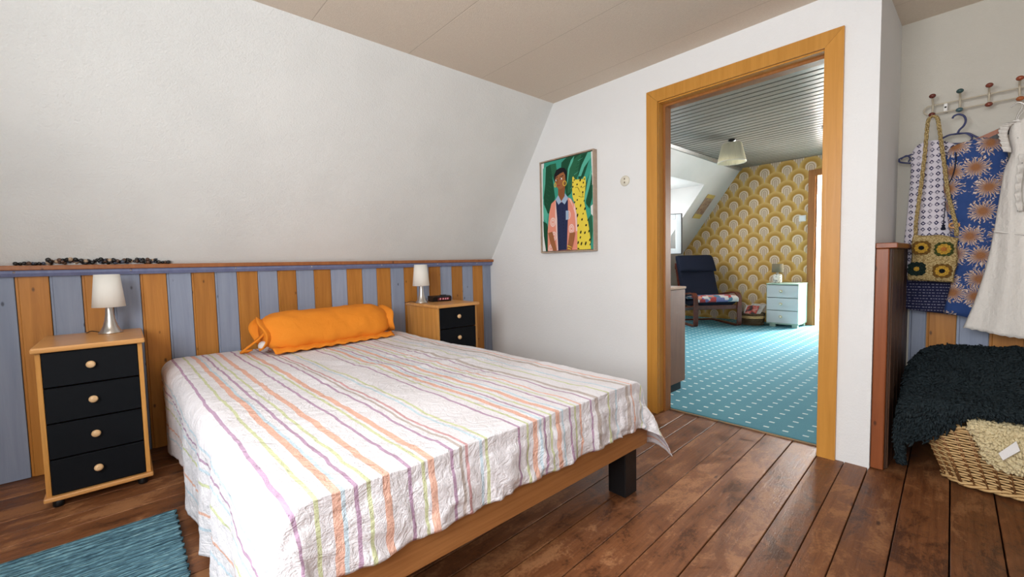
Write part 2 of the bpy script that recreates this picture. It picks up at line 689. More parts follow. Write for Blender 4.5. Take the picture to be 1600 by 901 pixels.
# far wall with the doorway, its return into the niche
DY0, DY1, DZ = .522, 1.398, 1.945
bm = B()
box(bm, (X_FAR, DY1, -.03), (X2, Y_KNEE + .6, 2.42))
box(bm, (X_FAR, .34, DZ), (X2, DY1, 2.42))
box(bm, (X_FAR, .34, -.03), (X2, DY0, DZ))
box(bm, (X2, .34, -.03), (X_NICHE + .1, .45, 2.42))
struct('wall_far', bm, MT['wall_paint'], 'white wall with the doorway and the framed print', 'wall')
bm = B()
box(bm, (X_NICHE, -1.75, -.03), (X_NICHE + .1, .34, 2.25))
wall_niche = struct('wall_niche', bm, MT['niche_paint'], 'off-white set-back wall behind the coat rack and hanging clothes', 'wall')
bm = B()
box(bm, (X_GABLE - .15, -1.3, ZC), (X_NICHE + .15, 2.35, ZC + .12))
struct('ceiling', bm, MT['ceiling'], 'flat beige textured ceiling of the bedroom', 'ceiling')
# sloped wall under the roof
bm = B()
prism(bm, [(Y_KNEE + .004, Z_CAP - .03), (Y_TOP, ZC + .006), (Y_TOP + .12, ZC + .05), (Y_KNEE + .14, Z_CAP - .03)], 0, X_GABLE - .1, X_FAR + .02)
struct('wall_slope', bm, MT['plaster'], 'white rough-plastered sloping wall under the roof, above the bed', 'wall')
bm = B()
box(bm, (X_GABLE - .1, Y_KNEE + .016, -.03), (X_FAR + .02, Y_KNEE + .12, 1.0))
knee = struct('wall_left', bm, MT['dark_gap'], 'low knee wall clad in orange and blue-grey upright boards behind the bed', 'wall')
# back of the room
bm = B()
box(bm, (X_GABLE - .1, Y_BACK - .1, -.03), (X_NICHE + .1, Y_BACK, 1.06))
struct('wall_back', bm, MT['plaster'], 'low white knee wall opposite the bed', 'wall')
ya, yb = -.86, -1.66
def sl(t):
    return (ya + (yb - ya) * t, ZC + (1.02 - ZC) * t)
bm = B()
for x0, x1, t0, t1 in ((X_GABLE - .1, -.36, 0, 1), (.86, X_NICHE + .1, 0, 1), (-.36, .86, 0, .12), (-.36, .86, .80, 1)):
    p, q = sl(t0), sl(t1)
    prism(bm, [p, q, (q[0] - .1, q[1] + .07), (p[0] - .1, p[1] + .07)], 0, x0, x1)
struct('wall_slope_back', bm, MT['plaster'], 'white sloping wall with the opening of the added fill-light window, opposite the bed', 'wall')  # the opening is made for the added fill lamp
bm = B()
GY0, GY1, GZ0, GZ1 = -.37, 1.17, .88, 2.02
box(bm, (X_GABLE - .14, -1.75, -.03), (X_GABLE, GY0, 2.2))
box(bm, (X_GABLE - .14, GY1, -.03), (X_GABLE, 3.2, 2.2))
box(bm, (X_GABLE - .14, GY0, -.03), (X_GABLE, GY1, GZ0))
box(bm, (X_GABLE - .14, GY0, GZ1), (X_GABLE, GY1, 2.2))
struct('wall_gable', bm, MT['wall_paint'], 'white gable wall with the window that lights the bed', 'wall')
win = thing('window_2', 'white gable window lighting the bedroom', 'window', (X_GABLE - .08, (GY0 + GY1) / 2, GZ0), kind='structure')
bm = B()
hw = (GY1 - GY0) / 2
hh = GZ1 - GZ0
for lo, hi in (((-.03, -hw, 0), (.03, -hw + .06, hh)), ((-.03, hw - .06, 0), (.03, hw, hh)), ((-.03, -hw, 0), (.03, hw, .06)), ((-.03, -hw, hh - .06), (.03, hw, hh)), ((-.03, -.04, 0), (.03, .04, hh))):
    box(bm, lo, hi, .004)
obj('window_frame', bm, MT['upvc'], win)
for s in (-1, 1):
    bm = B()
    box(bm, (-.004, s * .04, .06), (.004, s * (hw - .06), hh - .06))
    obj('pane', bm, MT['glass'], win)
win = thing('added_window_3', 'unseen roof window added for fill light, opposite the bed', 'window', (.25, -1.27, 1.60), kind='structure')  # unseen window, added to go with the fill lamp
win.rotation_euler = (-math.atan2(.80, 1.145), 0, 0)
bm = B()
for lo, hi in (((-.61, -.03, -.48), (-.55, .03, .48)), ((.55, -.03, -.48), (.61, .03, .48)), ((-.61, -.03, -.48), (.61, .03, -.42)), ((-.61, -.03, .42), (.61, .03, .48))):
    box(bm, lo, hi, .004)
obj('window_frame', bm, MT['bed_pine'], win)
bm = B()
box(bm, (-.55, -.004, -.42), (.55, .004, .42))
obj('pane', bm, MT['glass'], win)

# upright boards of the wainscot, tongue and groove: a wide face, a bevelled lip and a shadow gap
BW = .1104


def board_bm(w, z0, z1):
    bm = B()
    g = .0012
    pr = [(-w / 2 + g, .016), (-w / 2 + g, .006), (-w / 2 + .009, .0055), (-w / 2 + .012, .0), (w / 2 - g - .002, .0), (w / 2 - g, .002), (w / 2 - g, .016)]
    prism(bm, pr, 2, z0, z1)
    return bm


proto = {}
k = -17
while .067 + BW * k < X_FAR - .004:
    xa, xb = .067 + BW * k, min(.067 + BW * (k + 1), X_FAR - .002)
    col = 'orange_board' if k % 2 == 0 else 'blue_board'
    if xb > X_GABLE + .02:
        xa = max(xa, X_GABLE + .002)
        w = xb - xa
        key = (col, round(w, 3))
        if key in proto:
            o = proto[key].copy()
            C.objects.link(o)
        else:
            o = proto[key] = obj('board', board_bm(w, .002, .985), MT[col], knee)
        o.location = ((xa + xb) / 2, Y_KNEE, 0)
    k += 1
cap = thing('trim_1', 'red-brown wooden cap rail with blue batten along the top of the low wall', 'trim', (0, Y_KNEE, .98), kind='structure')
bm = B()
box(bm, (X_GABLE + .002, -.048, .006), (X_FAR - .002, .02, .028), .003)
obj('cap_board', bm, MT['cap_wood'], cap)
bm = B()
prism(bm, [(-.001, .006), (-.030, .006), (-.030, -.008), (-.018, -.024), (-.001, -.024)], 0, X_GABLE + .004, X_FAR - .002)
obj('batten', bm, MT['blue_batten'], cap)
bm = B()
lathe(bm, [(.0001, -.003), (.004, -.002), (.005, 0)], n=10, axis=1)
s0 = None
for xs in [-.37, .033, .50, .93, 1.42, 1.9, 2.3]:
    if s0 is None:
        s0 = o = obj('screw', bm, MT['steel'], cap)
    else:
        o = s0.copy()
        C.objects.link(o)
    o.location = (xs, -.0295, -.003)

# wainscot of the niche
k = 0
for i in range(-14, 3):
    ya_, yb_ = .099 + BW * (i - 1), .099 + BW * i
    yb_ = min(yb_, .276)
    if yb_ - ya_ < .02:
        continue
    col = 'orange_board' if i % 2 == 1 else 'blue_board'
    o = obj('board', board_bm(yb_ - ya_, .002, .99), MT[col], wall_niche, (X_NICHE - .017, (ya_ + yb_) / 2, 0), PI / -2)
cap2 = thing('trim_2', 'red-brown cap rail of the panelled niche, ending in an upright post beside the doorway wall', 'trim', (X_NICHE, .34, 0), kind='structure')
bm = B()
box(bm, (-.05, -1.99, .992), (-.001, -.066, 1.014), .003)
obj('cap_board', bm, MT['cap_wood'], cap2)
bm = B()
box(bm, (-.615, -.075, 1.000), (-.003, -.001, 1.024), .003)
obj('cap_board', bm, MT['post_wood'], cap2)
bm = B()
box(bm, (-.61, -.047, .002), (-.585, -.002, .999), .003)
obj('post', bm, MT['post_wood'], cap2)
for i in range(5):
    o = obj('board', board_bm(.113, .002, .998), MT['shaded_board'], cap2, (-.582 + .0565 + .1145 * i, -.058, 0), 0)

# doorway lining
door = thing('door_1', 'open doorway lined in honey-coloured wood, leading to the carpeted room', 'doorway', (X_FAR, 0, 0), kind='structure')
CW = .072
bm = B()
prism(bm, [(.465, -.001), (.465, 2.003), (.465 + CW, 2.003 - CW), (.465 + CW, -.001)], 0, -.016, .0)
obj('casing', bm, MT['casing'], door)
bm = B()
prism(bm, [(1.452, -.001), (1.452, 2.003), (1.452 - CW, 2.003 - CW), (1.452 - CW, -.001)], 0, -.016, .0)
obj('casing', bm, MT['casing'], door)
bm = B()
prism(bm, [(.4655, 2.0035), (1.4515, 2.0035), (1.4515 - CW, 2.0035 - CW), (.4655 + CW, 2.0035 - CW)], 0, -.0155, .0)
obj('casing', bm, MT['casing'], door)
for lo, hi, m in (((.0, DY1 - .020, 0), (.055, DY1 - .001, DZ - .001), 'casing'), ((.055, DY1 - .034, 0), (.124, DY1 - .001, DZ - .001), 'jamb'),
                  ((.0, DY0 + .001, 0), (.055, DY0 + .020, DZ - .001), 'casing'), ((.055, DY0 + .001, 0), (.124, DY0 + .030, DZ - .001), 'jamb'),
                  ((.0, DY0 + .02, DZ - .020), (.055, DY1 - .02, DZ - .001), 'casing'), ((.055, DY0 + .03, DZ - .034), (.124, DY1 - .034, DZ - .001), 'jamb')):
    bm = B()
    box(bm, lo, hi, .002)
    obj('jamb', bm, MT[m], door)
bm = B()
ys = [DY0 + .03 + i * .0415 for i in range(21)]
top = [(y, .118 - random.uniform(0, .012)) for y in ys]
prism(bm, [(x, y) for y, x in top] + [(.128, ys[-1]), (.128, ys[0])], 2, .0, .0035)
obj('threshold', bm, NT('raw_threshold_wood', .9, .1, color=(.42, .29, .17)).m, door)

# ------------------------------------------------------------------ the next room
XW, ZC2 = 7.12, 2.34
KY, KZ, TY = 3.50, 1.08, 2.575


def sly(z):
    return KY + (TY - KY) * (z - KZ) / (ZC2 - KZ)


bm = B()
box(bm, (X2 + .006, .45, -.05), (XW + 2.2, 3.6, .010))
struct('floor_carpet', bm, MT['carpet'], 'teal carpet with rows of small white dashes in the next room', 'carpet')
bm = B()
D2A, D2B, D2Z = .82, 1.622, 2.075
box(bm, (XW, D2B, -.03), (XW + .08, 3.7, 2.42))
box(bm, (XW, .40, -.03), (XW + .08, D2A, 2.42))
box(bm, (XW, D2A, D2Z), (XW + .08, D2B, 2.42))
struct('wall_wallpaper', bm, MT['wallpaper'], 'end wall of the next room papered in golden fan pattern', 'wall')
bm = B()
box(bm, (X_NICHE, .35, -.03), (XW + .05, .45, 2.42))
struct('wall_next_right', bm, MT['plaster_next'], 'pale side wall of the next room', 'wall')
bm = B()
DX0, DX1, DZ1 = 4.85, 6.32, 2.05
for x0, x1, z0 in ((X2, DX0, KZ), (DX1, XW, KZ), (DX0, DX1, DZ1)):
    prism(bm, [(sly(z0), z0), (TY, ZC2 + .01), (TY + .09, ZC2 + .06), (sly(z0) + .09, z0)] if z0 == KZ else
          [(sly(z0), z0), (TY, ZC2 + .01), (TY + .09, ZC2 + .06), (sly(z0) + .3, z0)], 0, x0, x1)
for x0, x1 in ((DX0 - .06, DX0 + .003), (DX1 - .003, DX1 + .06)):                 # cheeks of the dormer
    prism(bm, [(sly(KZ) - .001, KZ + .001), (sly(DZ1) - .001, DZ1 + .002), (3.61, DZ1 + .002), (3.61, KZ + .001)], 0, x0, x1)
box(bm, (DX0 + .001, sly(DZ1) + .003, DZ1 - .004), (DX1 - .001, 3.75, DZ1 + .08))
box(bm, (DX0, 3.60, KZ - .1), (5.02, 3.72, DZ1))
box(bm, (6.20, 3.60, KZ - .1), (DX1, 3.72, DZ1))
box(bm, (5.02, 3.60, 1.94), (6.20, 3.72, DZ1))
box(bm, (X2, KY, -.03), (XW, 3.62, KZ))
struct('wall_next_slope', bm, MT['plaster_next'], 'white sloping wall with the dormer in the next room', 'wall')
bm = B()
box(bm, (X2, .40, ZC2 + .012), (XW, 2.75, ZC2 + .05))
ceil2 = struct('ceiling_planks', bm, MT['dark_gap'], 'plank-clad grey-beige ceiling of the next room', 'ceiling')
PW = .098
np_ = int((XW - X2) / PW)
p0 = None
for i in range(np_ + 1):
    x = X2 + PW * (i + .5)
    if x + PW / 2 > XW + .05:
        break
    if p0 is None:
        bm = B()
        w = PW / 2 - .007
        prism(bm, [(-w, .012), (-w, .004), (-w + .006, 0), (w - .006, 0), (w, .004), (w, .012)], 1, .45, 2.62)
        p0 = o = obj('plank', bm, MT['ceiling_plank'], ceil2)
    else:
        o = p0.copy()
        C.objects.link(o)
    o.location = (x, 0, ZC2)
bm = B()
prism(bm, [(TY - .012, ZC2 - .002), (TY + .012, ZC2 - .002), (TY + .035, ZC2 - .035), (TY + .012, ZC2 - .035)], 0, X2 + .01, XW - .005)
tag(obj('trim_3', bm, MT['ceiling_plank']), 'narrow grey-beige moulding where the plank ceiling meets the slope', 'trim', kind='structure')
bm = B()
box(bm, (X2 + .02, 3.478, .010), (XW - .02, 3.499, .075), .004)
tag(obj('baseboard_next', bm, MT['jamb']), 'brown baseboard under the slope of the next room', 'baseboard', kind='structure')
# second doorway
d2 = thing('door_2', 'brown-framed doorway to a bright white room, beyond the mint chest', 'doorway', (XW, 0, 0), kind='structure')
for lo, hi in (((-.022, D2B, .01), (.0, 1.705, 2.16)), ((-.022, .74, .01), (.0, D2A, 2.16)), ((-.022, D2A, D2Z), (0, D2B, 2.16))):
    bm = B()
    box(bm, lo, hi, .003)
    obj('casing', bm, MT['jamb'], d2)
for lo, hi in (((.0, D2B - .02, .01), (.08, D2B, D2Z)), ((.0, D2A, .01), (.08, D2A + .02, D2Z))):
    bm = B()
    box(bm, lo, hi, .002)
    obj('jamb', bm, MT['jamb'], d2)
bm = B()
box(bm, (XW + 2.0, .1, -.03), (XW + 2.1, 2.4, 2.42))
box(bm, (XW + .08, 2.2, -.03), (XW + 2.1, 2.3, 2.42))
box(bm, (XW + .08, .1, -.03), (XW + 2.1, .2, 2.42))
box(bm, (XW + .08, .1, 2.36), (XW + 2.1, 2.3, 2.45))
struct('wall_far_room', bm, MT['white_room'], 'white walls of the bright room beyond the second doorway', 'wall')
# dormer window with its open sash
w1 = thing('window_1', 'white dormer window with its casement swung open into the next room', 'window', (5.61, 3.63, 1.10), kind='structure')
bm = B()
for lo, hi in (((-.59, -.03, 0), (-.53, .03, .84)), ((.53, -.03, 0), (.59, .03, .84)), ((-.53, -.03, 0), (.53, .03, .06)), ((-.53, -.03, .78), (.53, .03, .84)), ((-.04, -.03, .06), (.04, .03, .78))):
    box(bm, lo, hi, .004)
obj('window_frame', bm, MT['upvc'], w1)
bm = B()
box(bm, (-.53, -.004, .06), (.53, .004, .78))
obj('pane', bm, MT['glass'], w1)
bm = B()
box(bm, (-.60, -.14, -.02), (.60, -.03, 0), .004)
obj('window_sill', bm, MT['upvc'], w1)
sr = at(1066, 347, 0, 5.93)
ang = math.atan2(.62, -.26)      # sash runs away from the free edge towards its hinges
sash = obj('open_sash', None or B(), None, w1)
bpy.data.objects.remove(sash)
bm = B()
z0, z1, L = 1.055, 1.615, .66
for lo, hi in (((.012, -.03, z0), (.085, .03, z1)), ((L - .075, -.03, z0), (L, .03, z1)), ((.085, -.03, z0), (L - .075, .03, z0 + .075)), ((.085, -.03, z1 - .075), (L - .075, .03, z1))):
    box(bm, lo, hi, .004)
sash = obj('open_sash', bm, MT['upvc'], w1, Vector((sr.x, sr.y, 0)) - w1.location, ang)
bm = B()
box(bm, (.0, -.034, z0 - .006), (.012, .034, z1 + .006), .002)
box(bm, (.012, -.034, z1), (L, .034, z1 + .006))
box(bm, (.012, -.034, z0 - .006), (L, .034, z0))
g = obj('gasket', bm, MT['black_plastic'], sash)
bm = B()
box(bm, (.085, -.004, z0 + .075), (L - .075, .004, z1 - .075))
obj('pane', bm, MT['glass'], sash)

# ------------------------------------------------------------------ bed
bed = thing('bed', 'low pine bed frame with square black legs, under the striped sheet', 'bed', (.9, 1.98, 0))


def rel(o, bm_lo_hi):
    return tuple(Vector(p) - o.location for p in bm_lo_hi)


def part(parent, name, boxes, m, bev=.003, label=None):
    bm = B()
    for lo, hi in boxes:
        a, b = Vector(lo) - parent.location, Vector(hi) - parent.location
        box(bm, a, b, bev)
    o = obj(name, bm, m, parent)
    if label:
        o['label'] = label
    return o


part(bed, 'foot_rail', [((.20, .938, .205), (1.592, .966, .335))], MT['bed_pine'])
part(bed, 'head_rail', [((.20, 2.965, .205), (1.56, 2.993, .335))], MT['bed_pine'])
bm = B()
for x0 in (.20, 1.53):
    pass
r1 = part(bed, 'side_rail', [((-1.0135, .0, 0), (1.0135, .028, .13))], MT['bed_pine'])
r1.location = (.0, 0, 0)
bpy.data.objects.remove(r1)
for x0 in (.20, 1.532):
    bm = B()
    box(bm, (-1.0, 0, 0), (1.0, .028, .13), .003)
    obj('side_rail', bm, MT['bed_pine'], bed, Vector((x0 + .028, 1.966, .205)) - bed.location, PI / 2)
for x, y in ((1.472, .967), (.23, .967), (1.44, 2.86), (.23, 2.86)):
    part(bed, 'leg', [((x, y, .0), (x + .085, y + .085, .30))], MT['black_lacquer'], .004)
for i in range(12):
    y = 1.06 + i * .16
    part(bed, 'slat', [((.23, y, .27), (1.53, y + .07, .285))], MT['pine'], 0)
bm = B()
box(bm, (-.64, -.96, 0), (.64, .96, .165), .05, segs=3)
mat_o = obj('mattress', bm, MT['mattress'], None, (.872, 1.985, .288))
tag(mat_o, 'mattress on the low pine bed, under the striped sheet', 'mattress')

# the sheet: flat over the mattress, draped over three sides, with folds and wrinkles
HEAD, TOPZ = 2.985, .482


def fbm(x, y, z=0.0, oct=4):
    s, a, f = 0.0, 1.0, 1.0
    for _ in range(oct):
        s += a * noise.noise((x * f, y * f, z))
        a *= .5
        f *= 2.05
    return s


def ridge(x, y, z=0.0):
    return 1 - min(1, abs(noise.noise((x, y, z))) * 3.2)


def sheet():
    nu, nv = 290, 300
    AL, AR, AF = .46, .37, .205
    R = .075
    v0 = HEAD
    vs, uvs = [], []
    flat_y = .925 + R
    smin, smax = .16 + R - AL, 1.545 - R + AR
    tlen = (HEAD - flat_y) + AF + .02
    for j in range(nv):
        t = tlen * j / (nv - 1)
        y = HEAD - t
        for i in range(nu):
            s = smin + (smax - smin) * i / (nu - 1)
            fy = max(0, min(1, (HEAD - y) / 2.05))
            xl = (.125 + .05 * fy) + R
            xr = 1.535 + .035 * fy - R
            sl_, sr_ = .16 + R, 1.545 - R
            # stretch of the flat part between the edges
            if s < sl_:
                a, sx, x = sl_ - s, -1, xl
            elif s > sr_:
                a, sx, x = s - sr_, 1, xr
            else:
                a, sx, x = 0, 0, xl + (xr - xl) * (s - sl_) / (sr_ - sl_)
            b = max(0, flat_y - y)
            # wavy hem: overhang depth varies
            if sx < 0:
                a *= 1 + .06 * math.sin(y * 7 + 1)
            yy = max(y, flat_y)
            rho = math.hypot(a, b)
            px, py, pz = x, yy, TOPZ
            if rho > 0:
                dx, dy = (a / rho) * sx, -(b / rho)
                q = R * PI / 2
                corner = 2 * min(a, b) / rho if rho else 0
                if rho < q:
                    out, drop = R * math.sin(rho / R), R * (1 - math.cos(rho / R))
                else:
                    fl = .04
                    if sx < 0:
                        fl = -.02 + .05 * fy
                    if sx > 0:
                        fl = .05 + .30 * fy ** 6
                    fl = fl * (a / rho) ** 2 + .015 + .21 * corner
                    ex = rho - q
                    out, drop = R + ex * fl, R + ex * math.sqrt(max(.1, 1 - fl * fl))
                px += dx * out
                py += dy * out
                pz -= drop
                hang = max(0, rho - .05)
                # vertical folds in the hanging cloth
                if a > b and sx < 0:
                    px += -abs(hang) * (.05 + .05 * fy) * (.5 + .5 * math.sin(y * 15 + 2.2 * math.sin(y * 4) + fbm(y * 2, 3) * 2)) + hang * .05
                elif b >= a:
                    py += hang * .07 * (math.sin(s * 30 + 2 * fbm(s * 3, 9)) * .5) - hang * .02
                    py -= hang * .06 * ridge(s * 14, pz * 17 + s * 9, 5) + hang * .05 * ridge(s * 6 + pz * 9, pz * 7 - s * 4, 9) - hang * .05
                    py = min(py, .931)
            # soft dents and creases
            m = max(0, 1 - rho * 5)
            pz += m * (.007 * fbm(px * 2.4, py * 2.4, 1.0, 3) + .0065 * ridge(px * 3.1 + .6 * py, py * 3.6 - px, 2.0) * max(0, fbm(px * 1.2, py * 1.2, 7, 2) + .35)
                       + .0045 * ridge(px * 8 + py * 3, py * 9, 4.0) * max(0, fbm(px * 1.7, py * 1.7, 12, 2) + .3)
                       + .0013 * ridge(px * 19 + py * 4, py * 17 - px * 5, 8.0))
            if m < 1:
                kk = (1 - m) * .005
                n3 = noise.noise_vector((px * 9, py * 9, pz * 11))
                px += kk * n3.x + (1 - m) * .0035 * (ridge(py * 16 + pz * 6, pz * 13, 3) - .5) * (1 if sx else 0) * -1
                py += kk * n3.y * (1 if b > a else .3)
            px += m * (.006 * fbm(px * 3.0, py * 4.5, 21, 3) + .0025 * fbm(px * 9, py * 14, 25, 2))
            vs.append((px, py, max(pz, .022)))
            uvs.append(((s + .45) / 2.4, t / 2.4))
    fs = [(j * nu + i, j * nu + i + 1, (j + 1) * nu + i + 1, (j + 1) * nu + i) for j in range(nv - 1) for i in range(nu - 1)]
    o = obj('bed_sheet', (vs, [], fs), MT['sheet'])
    uvl = o.data.uv_layers.new(name='UVMap')
    idx = [l.vertex_index for l in o.data.loops]
    flat = [c for k in idx for c in uvs[k]]
    uvl.data.foreach_set('uv', flat)
    shade(o)
    solid(o, .003, -1)
    return o


tag(sheet(), 'white linen bed sheet with thin coloured stripes, draped over the bed', 'bed sheet')

# bolster pillow


def bolster():
    root = thing('bolster_pillow', 'long orange pillow leaning on the boards at the head of the bed', 'pillow', (.955, 2.80, .495), math.radians(6))
    nu, nv = 40, 60
    L = .385
    vs = []
    for j in range(nv):
        x = -L + 2 * L * j / (nv - 1)
        tt = abs(x) / L
        sc = (1 - .45 * max(0, (tt - .62) / .38) ** 2.2)
        for i in range(nu):
            a = 2 * PI * i / nu
            ca, sa = math.cos(a), math.sin(a)
            ry, rz = .125, .108
            py = ry * sc * math.copysign(abs(ca) ** .85, ca)
            pz = rz * (sc ** .8) * math.copysign(abs(sa) ** .85, sa)
            wr = .008 * fbm(x * 9 + 3, a * 1.6, 2, 3) + .012 * ridge(x * 6, a * 1.5 + x * 3, 6) * max(0, tt - .25)
            k = 1 + wr / .11
            py, pz = py * k + .035 * (pz / .1), pz * k
            vs.append((x, py, max(pz, -.098) + .108))
    fs = []
    for j in range(nv - 1):
        for i in range(nu):
            fs.append((j * nu + i, j * nu + (i + 1) % nu, (j + 1) * nu + (i + 1) % nu, (j + 1) * nu + i))
    fs.append(tuple(range(nu))[::-1])
    fs.append(tuple((nv - 1) * nu + i for i in range(nu)))
    shade(obj('cushion', (vs, [], fs), MT['orange_cloth'], root))
    # front hem of the pillow case
    vs, fs = grid(50, 4, lambda i, j: (-L + .01 + 2 * (L - .01) * i / 49, -.105 - .016 * j + .004 * math.sin(i * .9) * j / 3, .030 - .008 * j + .004 * math.sin(i * 1.3 + j)))
    o = shade(obj('hem', (vs, [], fs), MT['orange_cloth'], root))
    solid(o, .006, 0)
    # open ends of the case: a ruffled collar at either end
    for s in (-1, 1):
        def fn(i, j, s=s):
            a = 2 * PI * i / 32
            k = j / 5
            rr = .55 + .38 * k + .04 * math.sin(a * 5 + s) * k
            return (s * (L - .035 + .062 * k + .012 * math.sin(a * 3 + 1) * k), .112 * rr * math.cos(a) + .03 * math.sin(a), max(.012, .108 + .096 * rr * math.sin(a)))
        vs, fs = grid(32, 6, fn, True)
        o = shade(obj('open_end', (vs, [], fs), MT['orange_cloth'], root))
        solid(o, .005, 0)
    # folded strip of the case that trails on the sheet
    pts = spline([(-.352, -.03, .15), (-.40, .0, .085), (-.455, .03, .035), (-.475, .05, .010), (-.44, .05, .008)], 6)
    bm = B()
    tube(bm, pts, 0, flat=(.05, .008, (.35, -.75, .35)))
    shade(obj('loose_strip', bm, MT['orange_cloth'], root))
    bm = B()
    ball(bm, (-.385, -.01, .035), .04, sq=(.7, 1.2, .75))
    o = obj('inner_pillow', bm, MT['white_cloth'], root)
    o['label'] = 'white inner pillow showing at the open end'
    return root


bolster()

# ------------------------------------------------------------------ nightstands


def nightstand(loc, w, d, h, nd, label):
    t = thing('nightstand', label, 'nightstand', loc, 0, 'pine nightstands with black drawers')
    hw = w / 2
    bm = B()
    box(bm, (-hw - .010, -.020, h - .022), (hw + .010, d, h), .006, segs=2)
    obj('tabletop', bm, MT['pine'], t)
    for s in (-1, 1):
        bm = B()
        box(bm, (s * hw, .004, .055), (s * (hw - .016), d - .005, h - .022), .001)
        obj('side_panel', bm, MT['pine_side'], t)
    bm = B()
    box(bm, (-hw + .016, d - .016, .055), (hw - .016, d - .008, h - .022))
    obj('back_panel', bm, MT['pine_side'], t)
    bm = B()
    box(bm, (-hw - .008, -.014, .036), (hw + .008, d - .003, .055), .005, segs=2)
    obj('bottom_board', bm, MT['pine'], t)
    dh = (h - .022 - .055) / nd
    for i in range(nd):
        z = .055 + dh * i
        bm = B()
        box(bm, (-hw + .017, .0, z + .0025), (hw - .017, .020, z + dh - .0025), .003)
        dr = obj('drawer', bm, MT['black_paint'], t)
        bm = B()
        lathe(bm, [(.006, .002), (.006, -.009), (.014, -.014), (.0155, -.020), (.012, -.026), (.004, -.028)], n=16, axis=1)
        obj('knob', bm, MT['knob_wood'], dr, (-.004, 0, z + dh * .55))
    for x in (-hw + .03, hw - .03):
        for y in (.03, d - .04):
            bm = B()
            lathe(bm, [(.016, .001), (.018, .008), (.018, .028), (.010, .036)], n=14)
            obj('foot', bm, MT['black_plastic'], t, (x, y, 0))
    return t


nightstand((-.117, 2.548, 0), .328, .455, .672, 4, 'tall pine nightstand with four black drawers, left of the bed')
nightstand((1.785, 2.565, 0), .345, .44, .688, 4, 'pine nightstand with black drawers in the corner beyond the bed')


def table_lamp(loc, label):
    t = thing('table_lamp', label, 'lamp', loc, 0, 'steel table lamps with white shades')
    bm = B()
    lathe(bm, [(.046, 0), (.046, .004), (.036, .016), (.028, .034), (.021, .060), (.0165, .090), (.0145, .122), (.0145, .135), (.004, .136)], n=28)
    obj('base', bm, MT['steel'], t)
    bm = B()
    lathe(bm, [(.010, .135), (.010, .165), (.006, .166)], n=12)
    obj('bulb_socket', bm, MT['white_plastic'], t)
    vs, fs = grid(36, 3, lambda i, j: ((.0625 - .0075 * j) * math.cos(2 * PI * i / 36), (.0625 - .0075 * j) * math.sin(2 * PI * i / 36), .128 + .079 * j), True)
    o = shade(obj('lamp_shade', (vs, [], fs), MT['shade_white'], t))
    solid(o, .002)
    bm = B()
    tube(bm, spline([(-.04, .02, .006), (-.07, .045, .012), (-.085, .07, .004), (-.09, .095, .003)], 5), .0022, 6)
    obj('cord', bm, MT['black_plastic'], t)
    return t


table_lamp((-.058, 2.875, .6725), 'steel lamp with white conical shade, on the nightstand left of the bed')
table_lamp((1.655, 2.85, .6885), 'steel lamp with white conical shade, beside the black clock radio')
clk = thing('clock_radio', 'small black clock radio with red display on the far nightstand', 'clock', (1.822, 2.865, .6885), math.radians(-8))
bm = B()
prism(bm, [(-.045, 0), (-.052, .034), (-.030, .042), (.045, .042), (.045, 0)], 0, -.078, .078)
obj('case', bm, MT['black_plastic'], clk)
bm = B()
prism(bm, [(-.0487, .010), (-.0527, .029), (-.0540, .029), (-.050, .010)], 0, -.040, .066)
obj('display', bm, MT['display'], clk)
bm = B()
for i, x in enumerate((-.022, .002, .022, .040)):
    prism(bm, [(-.0506, .013), (-.0535, .027), (-.0550, .027), (-.0521, .013)], 0, x, x + .010)
obj('digits', bm, MT['digits'], clk)
bm = B()
box(bm, (.01, -.01, .042), (.055, .02, .047), .002)
obj('snooze_button', bm, MT['black_plastic'], clk)

# beads along the cap rail
bm = B()
rr = random.Random(3)
bead_m = [NT('bead_%s' % n_, .3, .5, color=c_).m for n_, c_ in (('dark', (.02, .018, .018)), ('brown', (.10, .05, .03)), ('tan', (.42, .30, .20)), ('slate', (.06, .075, .11)), ('black', (.008, .008, .008)))]
x = -.36
while x < .195:
    hgt = 1 if (x < -.27 or x > .14) else 3
    for _ in range(hgt):
        ball(bm, (x + rr.uniform(-.006, .006), 2.997 + rr.uniform(-.008, .016), 1.0165 + (rr.uniform(0, .020) if hgt > 1 else rr.uniform(0, .002))), rr.uniform(.007, .0105), rr.choice((0, 0, 4, 4, 1, 1, 3, 0, 2)), 7)
    x += .0095
tag(obj('bead_strands', bm, bead_m), 'dark strands of beads heaped along the cap rail above the left nightstand', 'beads', kind='stuff')

